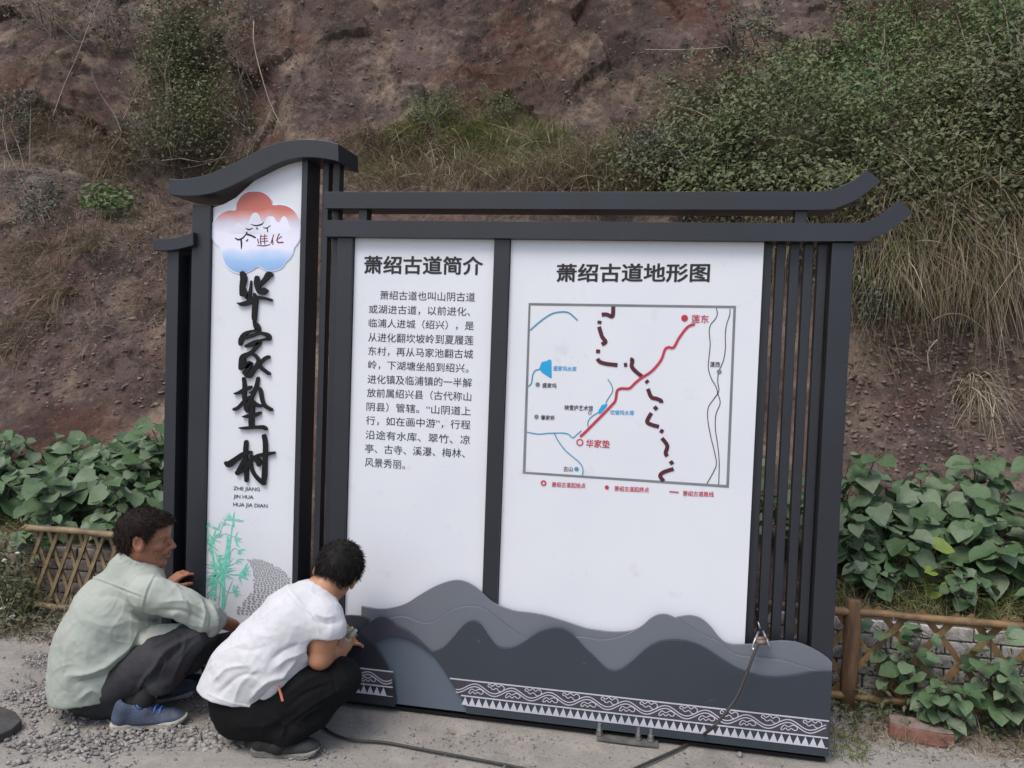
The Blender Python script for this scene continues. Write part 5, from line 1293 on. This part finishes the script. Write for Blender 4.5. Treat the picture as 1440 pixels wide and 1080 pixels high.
def shoe(parent, inv, heel, toe, upper, sole, laces=None, L=None, hgt=.085, ground=.0):
    heel = np.array([heel[0], heel[1], 0.]); toe = np.array([toe[0], toe[1], 0.]); L = np.linalg.norm(toe-heel); f = (toe-heel)/L; l = np.cross((0, 0, 1), f); u = np.array([0, 0, 1.])
    H = lambda x, y, z: heel+f*x*L+l*y+u*(z+ground)
    # sole: outline swept up, slightly sprung toe, notched edge
    ol = [(0,.0),(.015,.020),(.06,.031),(.18,.034),(.35,.030),(.5,.033),(.66,.043),(.80,.044),(.92,.034),(.985,.016),(1.0,.0),(.985,-.018),(.92,-.036),(.80,-.044),(.66,-.040),(.5,-.032),(.35,-.029),(.18,-.032),(.06,-.029),(.015,-.018)]
    ol = catmull(ol, 4, True); n = len(ol); v = []; zb = lambda x: .002+.022*max(0, x-.72)**2/.078; T = .024
    rows = [(1.0, 0.0), (1.03, .3), (1.04, .7), (.99, 1.0)]
    for k, (sc, t) in enumerate(rows):
        for i, (x, y) in enumerate(ol):
            g = .94 if (k == 1 and i % 3 == 0) else 1
            v.append(H(.5+(x-.5)*sc*g, y*sc*g, zb(x)+T*t*(1.15-.35*x)))
    F = []
    for k in range(len(rows)-1): F += [(k*n+i, k*n+(i+1) % n, (k+1)*n+(i+1) % n, (k+1)*n+i) for i in range(n)]
    F += [tuple(range(n))[::-1], tuple(range((len(rows)-1)*n, len(rows)*n))]
    o = mesh_obj('shoe_sole', v, F, sole, parent, smooth=False); o.matrix_parent_inverse = inv
    V = Vol(heel-.12-np.array([0, 0, -.09]), np.maximum(heel, toe)+.12, .0035) if False else Vol(np.minimum(heel, toe)-.07, np.maximum(heel, toe)+np.array([.07, .07, .17]), .0035)
    V.cone(H(.14, 0, .045), H(.40, 0, .050), .036, .034, .02); V.cone(H(.40, 0, .050), H(.80, .001, .034), .034, .030, .03); V.ell(H(.83, 0, .034), (.050, .040, .024), (f, l, u), .02)
    V.cone(H(.13, 0, .05), H(.17, 0, hgt-.008), .034, .033, .015); V.cone(H(.17, 0, hgt-.012), H(.42, 0, hgt-.014), .030, .024, .03)
    V.ell(H(.55, 0, .03), (.10, .042, .022), (f, l, u), .02)
    V.cut(H(0, 0, .018), (0, 0, -1), .002)
    V.cone(H(.20, 0, hgt+.006), H(.30, 0, hgt+.014), .026, .022, .006, 'sub')
    P, F = V.mesh(); P = relax(P, F, 1)
    o = qmesh('shoe_upper', P, F, upper, parent, inv)
    if laces:
        for i in range(5):
            t = .36+i*.07; zt = hgt+.009-.030*(t-.36)/.28*1.0
            v, ff = tube([H(t, -.026, zt-.020), H(t+.01, -.012, zt-.003), H(t+.03, .0, zt+.002), H(t+.05, .012, zt-.008), H(t+.06, .026, zt-.024)], .0042, 6)
            o = mesh_obj('lace', v, ff, laces, parent, smooth=True); o.matrix_parent_inverse = inv
        v, ff = tube([H(.36, .0, hgt+.004), H(.33, -.020, hgt+.012), H(.36, -.034, hgt-.002), H(.42, -.030, hgt-.012)], .0042, 6); o = mesh_obj('lace', v, ff, laces, parent, smooth=True); o.matrix_parent_inverse = inv
    return H

# ------------------------------------------------------------------ the older man, squatting at the pillar
p1 = empty('person', (-1.55, -.38, 0)); tag(p1, 'older man in a pale sage shirt squatting by the pillar, looking right', 'person'); inv1 = Matrix.Translation(-p1.location)
A = at
fr1 = frame((.93, .36, -.06), (.06, 0, 1)); hc = A(205, 757, -.34)
J = dict(neck=A(188, 797, -.36), nk2=A(196, 782, -.35), chest=A(160, 850, -.36), lum=A(135, 915, -.36), pel=A(140, 958, -.36),
         rs=A(214, 832, -.47), re=A(289, 865, -.365), rw=A(328, 880, -.17), ls=A(214, 803, -.20), le=A(222, 838, -.07), lw=A(234, 824, -.06),
         rhip=A(160, 962, -.42), rk=A(268, 897, -.37), ra=A(203, 982, -.43), lhip=A(158, 950, -.26), lk=A(284, 896, -.15), la=A(236, 962, -.22))
V = Vol((-2.0, -.66, -.01), (-1.0, .10, .95), .0045)
V.chain([J['pel'], J['lum'], J['chest'], J['neck']], [.12, .11, .12, .055], .03); V.cone(J['ls'], J['rs'], .05, .05, .03)
head(V, hc, fr1, True)
f, l, u = fr1; nb = hc-f*.028-u*.05
V.cone(nb, J['neck']-np.array([0, 0, .01]), .054, .055, .03); V.cone(hc+f*.022-u*.085, J['neck']+f*.035, .030, .025, .03)
V.chain([J['rs'], J['re']], [.045, .034], .01); V.chain([J['re'], J['rw']], [.034, .027], .010); hand(V, J['rw'], A(350, 894, -.06)-J['rw'], (.3, -.5, .8), 1, .35)
V.chain([J['ls'], J['le'], J['lw']], [.045, .040, .027], .02); hand(V, J['lw'], A(256, 806, -.01)-J['lw'], (-.4, -.6, .5), 1, .6, .92)
for a, b, c_ in (('rhip', 'rk', 'ra'), ('lhip', 'lk', 'la')):
    V.chain([J[a], J[b], J[c_]], [.085, .055, .038], .02)
P, F = V.mesh(); qmesh('body', P, F, M_SK1, p1, inv1)
# eyes
for s_ in (1, -1):
    e_ = hc+f*.0705+l*s_*.031; vv, ff = tube([e_, e_+f*.0122, e_+f*.0134], [.006, .0055, .001], 10); o = mesh_obj('eye', vv, ff, mat('dark_eye', (.02, .012, .01), rough=.15), p1, smooth=True); o.matrix_parent_inverse = inv1
hair(hc, fr1, [-.13, -.052, -.038, -.012, .013, .022, .040, .055, .078, .12], [-.070, -.058, .022, .034, .020, .004, .050, .066, .074, .086], .014, M_HAIR1, p1, inv1, n=9000, L=(.012, .022))
# moustache and chin stubble
i_ = 260; pp_ = hc+f*(.098)+l*RNG.uniform(-.02, .02, (i_, 1))-u*RNG.uniform(.046, .054, (i_, 1))-f*np.abs(RNG.uniform(0, .004, (i_, 1)))
b = blades('moustache', pp_, unit(f*.4-u+RNG.normal(0, .3, (i_, 3))), np.full(i_, .007), np.full(i_, .0012), .1, M_HAIR, 1, p1); b.matrix_parent_inverse = inv1
for s_ in (1, -1):
    n_b = 90; t_ = RNG.random((n_b, 1)); pb = hc+f*(.0875-.013*t_)+l*s_*(.014+.032*t_)+u*(.0255+.002*RNG.normal(0, 1, (n_b, 1)))
    b = blades('eyebrow', pb, unit(l*s_+u*.3+f*.3+RNG.normal(0, .25, (n_b, 3))), np.full(n_b, .008), np.full(n_b, .0014), .1, M_HAIR, 1, p1); b.matrix_parent_inverse = inv1; b['kind'] = 'stuff'
# shirt
V = Vol((-2.05, -.72, 0), (-1.0, .10, .80), .0045)
V.cone(A(184, 800, -.36), A(190, 812, -.36), .074, .085, .03)
V.chain([A(186, 812, -.36), A(166, 858, -.36), A(145, 920, -.37), A(140, 972, -.37)], [.085, .160, .178, .172], .07)
V.cone(A(205, 815, -.24), A(207, 834, -.46), .062, .070, .06)
V.cone(A(130, 900, -.42), A(128, 960, -.40), .13, .16, .05)
V.chain([A(210, 834, -.47), A(258, 850, -.42), A(288, 866, -.37), A(302, 871, -.31)], [.070, .061, .058, .052], .03)
V.chain([A(207, 808, -.22), A(226, 833, -.10), A(230, 829, -.07)], [.058, .048, .040], .03)
V.cone(A(296, 864, -.34), A(298, 888, -.34), .036, .024, .02)      # sagging cuff
V.cone(A(215, 905, -.40), A(250, 888, -.38), .060, .03, .03)         # shirt front hanging on the lap
V.cut((-1.72, 0, .032), (0.13, -.10, -1), .006)
# collar: an open band round the neck
c0, c1 = A(186, 803, -.36), A(197, 775, -.35); axn = unit(c1-c0)
def collar(x, y, z):
    t = (x-c0[0])*axn[0]+(y-c0[1])*axn[1]+(z-c0[2])*axn[2]
    r = np.sqrt((x-c0[0]-t*axn[0])**2+(y-c0[1]-t*axn[1])**2+(z-c0[2]-t*axn[2])**2)
    return np.maximum(np.abs(r-.079+.16*t)-.0060, np.abs(t-.040-.25*((x-c0[0])*(-.86)+(y-c0[1])*(-.5)))-.030)
V.fn(c0-.13, c0+.15, collar, .006)
V.cone(A(191, 793, -.355), A(199, 772, -.35), .060, .062, .004, 'sub')
P, F = V.mesh(); P = relax(P, F, 1)
FL = [([(113,806),(150,818),(202,838)],.0035,1.6),([(111,809),(150,821),(201,841)],-.003,1.8),([(217,808),(205,832),(199,858)],.004,1.8),([(220,808),(208,832),(202,860)],-.0035,2),
 ([(150,934),(178,912),(193,885)],.012,6),([(158,942),(185,925),(200,900)],-.011,6),([(100,950),(130,945),(160,930)],.012,5),([(105,960),(140,954),(168,940)],-.010,5),([(178,868),(212,884),(240,880)],.011,5),([(186,862),(220,875),(250,870)],-.010,4),
 ([(200,905),(190,935),(170,965)],.010,6),([(210,912),(198,940),(180,972)],-.009,5),([(228,846),(262,846),(290,862)],.009,4),([(225,858),(260,860),(285,874)],-.009,4),([(280,842),(288,862),(284,884)],.011,3.5),([(288,846),(297,865),(294,888)],-.010,3),
 ([(296,850),(305,868),(303,888)],.010,3),([(262,842),(270,858),(266,872)],-.007,3),([(95,900),(92,940),(100,975)],.008,7),([(110,985),(130,970),(150,985)],.007,5),([(140,995),(150,975),(175,965)],-.007,4),([(215,815),(240,822),(262,836)],.007,4),
 ([(120,870),(150,880),(185,872)],.005,7),([(135,840),(160,838),(185,850)],-.004,6),([(240,825),(252,832),(258,845)],.005,2)]
P = folds(P, F, FL, .0045, 7, 5, fine=.0018)
sh = qmesh('shirt', P, F, M_SH1, p1, inv1)
# trousers
V = Vol((-2.0, -.66, .0), (-1.02, .02, .62), .005)
V.ell(A(138, 962, -.37), (.155, .145, .13), None, .04); V.cone(A(150, 985, -.40), A(195, 990, -.42), .07, .05, .04)
V.chain([A(160, 960, -.43), A(225, 920, -.41), A(268, 897, -.38)], [.092, .078, .062], .03); V.chain([A(268, 897, -.38), A(248, 925, -.40), A(226, 958, -.41)], [.062, .062, .064], .02)
V.chain([A(158, 950, -.25), A(282, 900, -.16), A(248, 960, -.21)], [.09, .066, .06], .03)
V.cut(A(225, 969, -.41), (.1, 0, -1), .004) if False else None
def below(x, y, z):       # clear the space under the trouser hems
    return np.maximum(z-(A(225, 969, -.41)[2]), -(x-(-1.445)))+0*y
V.fn((-1.46, -.66, 0), (-1.02, .02, .12), below, .004, 'sub')
P, F = V.mesh(); P = relax(P, F, 1)
FL = [([(255,885),(262,898),(258,915)],.008,2.5),([(248,888),(254,902),(250,918)],-.007,2.5),([(225,905),(235,925),(225,950)],.008,3),([(190,975),(205,950),(220,935)],.009,3),([(215,915),(240,900),(268,885)],-.008,4),([(222,925),(250,905),(278,892)],.008,4),([(205,960),(225,925),(250,900)],.008,4),([(212,962),(234,930),(256,908)],-.008,3.5),([(262,885),(276,890),(284,902)],.006,3),([(240,960),(256,925),(272,905)],.006,4)]
qmesh('trousers', folds(P, F, FL, .004, 8, 15), F, M_PT1, p1, inv1)
V = Vol(J['ra']-.12, J['ra']+.13, .005); V.chain([A(213, 962, -.43), A(203, 982, -.44), A(192, 1002, -.45)], [.040, .040, .042], .01); P, F = V.mesh(); qmesh('sock', P, F, M_SOCK, p1, inv1)
M_BLU = mat('blue_mesh_upper', S(70,84,108), S(58,64,78), rough=.8, scale=14, bump=.5, bscale=260, wear=S(110,110,112), wscale=10, wlo=.55, whi=.8)
M_SOLE = mat('offwhite_rubber', S(186,182,172), S(150,146,138), rough=.8, scale=20, bump=.3)
M_LACE = mat('bright_blue_lace', S(62,110,170), S(50,88,140), rough=.7, scale=40)
shoe(p1, inv1, gnd(156, 1026), gnd(262, 1016), M_BLU, M_SOLE, M_LACE, hgt=.098)
shoe(p1, inv1, A(215, 975, -.24)[:2], A(272, 965, -.10)[:2], M_BLU, M_SOLE, None, hgt=.095)

# ------------------------------------------------------------------ the younger man in the white T-shirt, back to the viewer
p2 = empty('person', (-.85, -.45, 0)); tag(p2, 'man in a white T-shirt and black trousers squatting, back turned, holding a welding tool', 'person'); inv2 = Matrix.Translation(-p2.location)
up2 = unit(.80*(RT*.40+UP*.90)+.60*FW); fw2 = unit(-.60*(RT*.40+UP*.90)+.80*FW+RT*.12); fr2 = frame(fw2, up2); hc2 = A(473, 806, -.28)
J = dict(neck=A(447, 838, -.36), chest=A(412, 875, -.42), lum=A(372, 930, -.45), pel=A(350, 985, -.45),
         rs=A(458, 866, -.46), re=A(450, 924, -.46), rw=A(478, 919, -.27), ls=A(412, 842, -.22), le=A(432, 885, -.06), lw=A(470, 905, -.10),
         rhip=A(372, 998, -.48), rk=A(480, 953, -.38), ra=A(398, 1040, -.52), lhip=A(355, 985, -.30), lk=A(462, 950, -.17), la=A(425, 1000, -.24))
V = Vol((-1.15, -.70, -.01), (-.42, .06, .84), .0045)
V.chain([J['pel'], J['lum'], J['chest'], J['neck']], [.12, .11, .12, .07], .05); V.cone(J['ls'], J['rs'], .055, .055, .06)
head(V, hc2, fr2)
f, l, u = fr2
V.cone(hc2-f*.030-u*.04, J['neck'], .058, .064, .03)
V.chain([J['rs'], (J['rs']+J['re'])/2, J['re']], [.055, .056, .046], .02); V.chain([J['re'], (J['re']+J['rw'])/2+np.array([0, 0, -.004]), J['rw']], [.045, .042, .028], .015)
HD = A(491, 890, -.22)-J['rw']; hand(V, J['rw'], HD, (.75, -.6, .3), -1, .85)
V.chain([J['ls'], J['le'], J['lw']], [.05, .042, .028], .02); hand(V, J['lw'], np.array([.6, .35, .1]), (0, -.3, .9), -1, .4)
for a, b, c_ in (('rhip', 'rk', 'ra'), ('lhip', 'lk', 'la')): V.chain([J[a], J[b], J[c_]], [.085, .055, .038], .02)
P, F = V.mesh(); qmesh('body', P, F, M_SK2, p2, inv2)
hair(hc2, fr2, [-.13, -.045, -.030, -.012, .012, .035, .055, .078, .12], [-.058, -.050, .002, .020, .014, .04, .066, .074, .086], .016, M_HAIR, p2, inv2, n=9000, L=(.014, .026))
V = Vol((-1.2, -.72, .02), (-.42, .02, .74), .0045)
V.chain([A(442, 846, -.37), A(420, 872, -.42), A(378, 922, -.45), A(340, 975, -.46)], [.080, .135, .150, .158], .06)
V.cone(A(412, 846, -.24), A(455, 870, -.45), .066, .070, .06)
V.cone(A(335, 940, -.48), A(328, 972, -.48), .11, .125, .05)
V.chain([A(455, 868, -.46), A(462, 884, -.465)], [.072, .070], .02); V.cone(A(412, 845, -.22), A(424, 866, -.13), .066, .064, .02)
V.cut(A(462, 893, -.47), (-.05, -.05, -1), .004) if False else None
hz = A(340, 994, -.60)
V.cut(hz, (-.10, -.05, -1), .006)
def armhole(x, y, z):       # trim the short sleeve below its hem
    q = A(460, 890, -.47); n = unit(A(459, 915, -.47)-A(462, 880, -.46)); d = (x-q[0])*n[0]+(y-q[1])*n[1]+(z-q[2])*n[2]
    c_ = A(458, 905, -.46); rr = np.sqrt((x-c_[0])**2+(y-c_[1])**2+(z-c_[2])**2)
    return np.maximum(-d, rr-.082)
V.fn(A(458, 905, -.46)-.09, A(458, 905, -.46)+.09, armhole, .004, 'sub')
V.cone(A(449, 834, -.355), A(458, 820, -.33), .056, .058, .004, 'sub')
P, F = V.mesh(); P = relax(P, F, 1)
FL = [([(400,826),(420,850),(440,870),(447,890)],-.004,1.8),([(404,826),(424,850),(443,870),(450,888)],.0035,1.8),([(300,960),(320,940),(350,935)],.007,4),([(310,975),(335,952),(365,948)],-.006,4),([(295,930),(315,915),(345,905)],.004,5),
 ([(350,985),(372,960),(400,950)],.010,4.5),([(360,990),(382,968),(404,956)],-.009,4),([(330,985),(340,960),(362,940)],.006,4),([(385,940),(405,925),(430,915)],.008,4.5),([(380,930),(400,915),(425,905)],-.006,4),([(390,960),(402,945),(418,925)],.007,4),
 ([(440,860),(455,868),(470,866)],.006,4),([(445,872),(458,878),(474,876)],-.005,3.5),([(345,880),(370,895),(395,890)],.003,7),([(320,905),(350,915),(385,905)],-.003,6),([(292,975),(330,989),(378,996)],.003,1.5)]
qmesh('t_shirt', folds(P, F, FL, .0035, 8, 25, fine=.0016), F, M_SH2, p2, inv2)
V = Vol((-1.2, -.72, -.01), (-.42, .02, .48), .005)
V.ell(A(350, 983, -.46), (.155, .145, .150), None, .04); V.cone(A(352, 1000, -.46), A(385, 1012, -.49), .11, .09, .05)
V.chain([A(372, 998, -.49), A(430, 970, -.46), A(478, 953, -.39)], [.105, .094, .078], .04); V.chain([A(478, 955, -.39), A(440, 1000, -.46), A(402, 1034, -.52)], [.075, .066, .056], .03)
V.chain([A(355, 985, -.32), A(462, 948, -.2), A(425, 1000, -.25)], [.10, .072, .06], .03); V.cone(A(440, 975, -.38), A(410, 1010, -.44), .06, .06, .04)
V.cut((0, 0, .055), (0, 0, -1), .004)
P, F = V.mesh(); P = relax(P, F, 1)
FL = [([(470,930),(482,945),(492,965)],.007,3),([(455,935),(468,952),(472,975)],-.006,3),([(380,1005),(400,1020),(395,1038)],.008,3),([(420,1015),(435,1000),(455,990)],.008,3),([(395,985),(425,960),(460,945)],.006,4),([(400,1000),(430,975),(470,960)],-.006,4),([(400,1020),(440,990),(480,968)],.006,4),([(330,1020),(370,1020),(400,1005)],.005,6)]
qmesh('trousers', folds(P, F, FL, .004, 8, 35), F, M_PT2, p2, inv2)
V = Vol(J['ra']-.11, J['ra']+.11, .005); V.chain([A(403, 1030, -.52), A(392, 1046, -.53)], [.042, .042], .01); P, F = V.mesh(); qmesh('sock', P, F, M_SOCK, p2, inv2)
M_BSH = mat('black_canvas_upper', S(38,39,41), S(30,31,33), rough=.75, scale=10, bump=.3, bscale=200, wear=S(90,86,82), wscale=9, wlo=.62, whi=.85)
M_GSO = mat('grey_rubber', S(128,124,118), S(100,97,92), rough=.85, scale=20)
shoe(p2, inv2, gnd(354, 1060), gnd(449, 1062), M_BSH, M_GSO, None, hgt=.085)
shoe(p2, inv2, A(408, 1008, -.27)[:2], A(455, 1002, -.14)[:2], M_BSH, M_GSO, None, hgt=.085)
# pink tab at the trouser pocket
q0, q1 = A(391, 963, -.575), A(398, 985, -.565); v, f_ = tube([q0, q1], [.004, .007], 4); o = mesh_obj('pocket_tab', v, f_, mat('pink_tab', S(214,130,112), rough=.7), p2); o.matrix_parent_inverse = inv2
# ================================================================== WELDING GEAR
M_RUB = mat('black_cable', S(44,42,42), S(58,55,52), rough=.7, scale=8, bump=.15, wear=S(92,88,82), wscale=10, wlo=.64, whi=.8)
def cable(label, pts, r):
    Q = catmull(pts, 8); v, f = tube(Q, r, 9)
    tag(mesh_obj('cable', v, f, M_RUB, smooth=True), label, 'cable', 'welding cables')
g_ = lambda x, y: gnd(x, y, .006)
cable('dark cable running from the feet of the crouching man along the ground', [g_(440, 985), g_(447, 1010), g_(462, 1028), g_(492, 1040), g_(540, 1044), g_(600, 1055), g_(660, 1066), g_(740, 1082), g_(820, 1105), g_(900, 1140)], .006)
# the second cable hangs from the earth clamp to the ground
c1 = at(1066, 905, -.085); c2 = at(1058, 925, -.10)
pts = [c1, c2, at(1048, 952, -.12), at(1036, 980, -.15), at(1020, 1003, -.19), at(1001, 1024, -.24)]
pts = [np.array(p) for p in pts]
pts += [gnd(984, 1036, .012), gnd(960, 1050, .010), gnd(930, 1064, .010), gnd(890, 1082, .010), gnd(840, 1105, .006)]
cable('dark cable hanging from the clamp on the mountain boards', pts, .0062)
# earth clamp gripping the top of the boards
ec = empty('earth_clamp', tuple(at(1068, 905, -.06))); tag(ec, 'rusty spring clamp gripping the mountain boards at the right', 'clamp'); inve = Matrix.Translation(-ec.location)
for Lp in ([(1067, 888, -.03), (1062, 900, -.05), (1057, 912, -.075)], [(1073, 887, -.03), (1078, 899, -.05), (1083, 911, -.07)]):
    v, f = tube([at(*p) for p in Lp], [.0045, .006, .005], 6); o = mesh_obj('jaw', v, f, M_STEEL, ec, smooth=True); o.matrix_parent_inverse = inve
v, f = tube([at(1063, 898, -.055), at(1078, 897.5, -.055)], .007, 8); o = mesh_obj('spring', v, f, M_RUST, ec, smooth=True); o.matrix_parent_inverse = inve
v, f = tube([at(1064, 903, -.066), at(1077, 903, -.066)], .011, 8); o = mesh_obj('spring', v, f, M_RUST, ec, smooth=True); o.matrix_parent_inverse = inve
v, f = tube([at(1069, 884, -.02), at(1066, 874, -.01)], [.004, .002], 6); o = mesh_obj('screw', v, f, M_STEEL, ec, smooth=True); o.matrix_parent_inverse = inve
v, f = tube([at(1058, 911, -.080), at(1062, 917, -.085)], [.009, .006], 6); o = mesh_obj('cable_lug', v, f, M_STEEL, ec, smooth=True); o.matrix_parent_inverse = inve
# electrode holder in the hand
M_HOLD = mat('cream_plastic', S(196,192,170), S(150,146,128), rough=.6, scale=20, bump=.2)
eh = empty('electrode_holder', tuple(at(484, 903, -.24))); tag(eh, 'cream coloured welding electrode holder held in the right hand of the crouching man', 'welding tool'); invh = Matrix.Translation(-eh.location)
def part_(nm, pts, r, m=M_HOLD, n=8):
    v, f = tube(pts, r, n); o = mesh_obj(nm, v, f, m, eh, smooth=True); o.matrix_parent_inverse = invh
yh = -.24
part_('handle', [at(470, 922, yh), at(479, 908, yh), at(486, 898, yh)], [.014, .016, .017])
part_('collar', [at(483, 904, yh), at(489, 896, yh)], [.021, .020])
part_('upper_jaw', [at(483, 894, yh), at(489, 888, yh), at(496, 883, yh)], [.010, .0105, .009])
part_('lower_jaw', [at(488, 899, yh-.005), at(495, 892, yh-.005), at(501, 886, yh-.005)], [.009, .0095, .0075])
part_('contact', [at(498, 889, yh), at(503, 894, yh)], [.003, .002], M_STEEL, 5)
# stray scraps: small dead leaves on the ground
n_ = 140; P = np.array([gnd(RNG.uniform(0, 1440), RNG.uniform(930, 1090), .012) for _ in range(n_)]); P = P[(P[:, 1] < .3) & ~((np.abs(P[:, 1]) < .13) & (P[:, 0] > -1.7) & (P[:, 0] < 1.4))]
tag(leaves('leaf_litter', P, .016, mat('ground_litter', (.16,.12,.08), (.05,.04,.03), rough=.9, island=.9), np.tile([0, 0, 1.0], (len(P), 1)), jit=.3), 'tiny dead leaves and crumbs on the ground', kind='stuff')
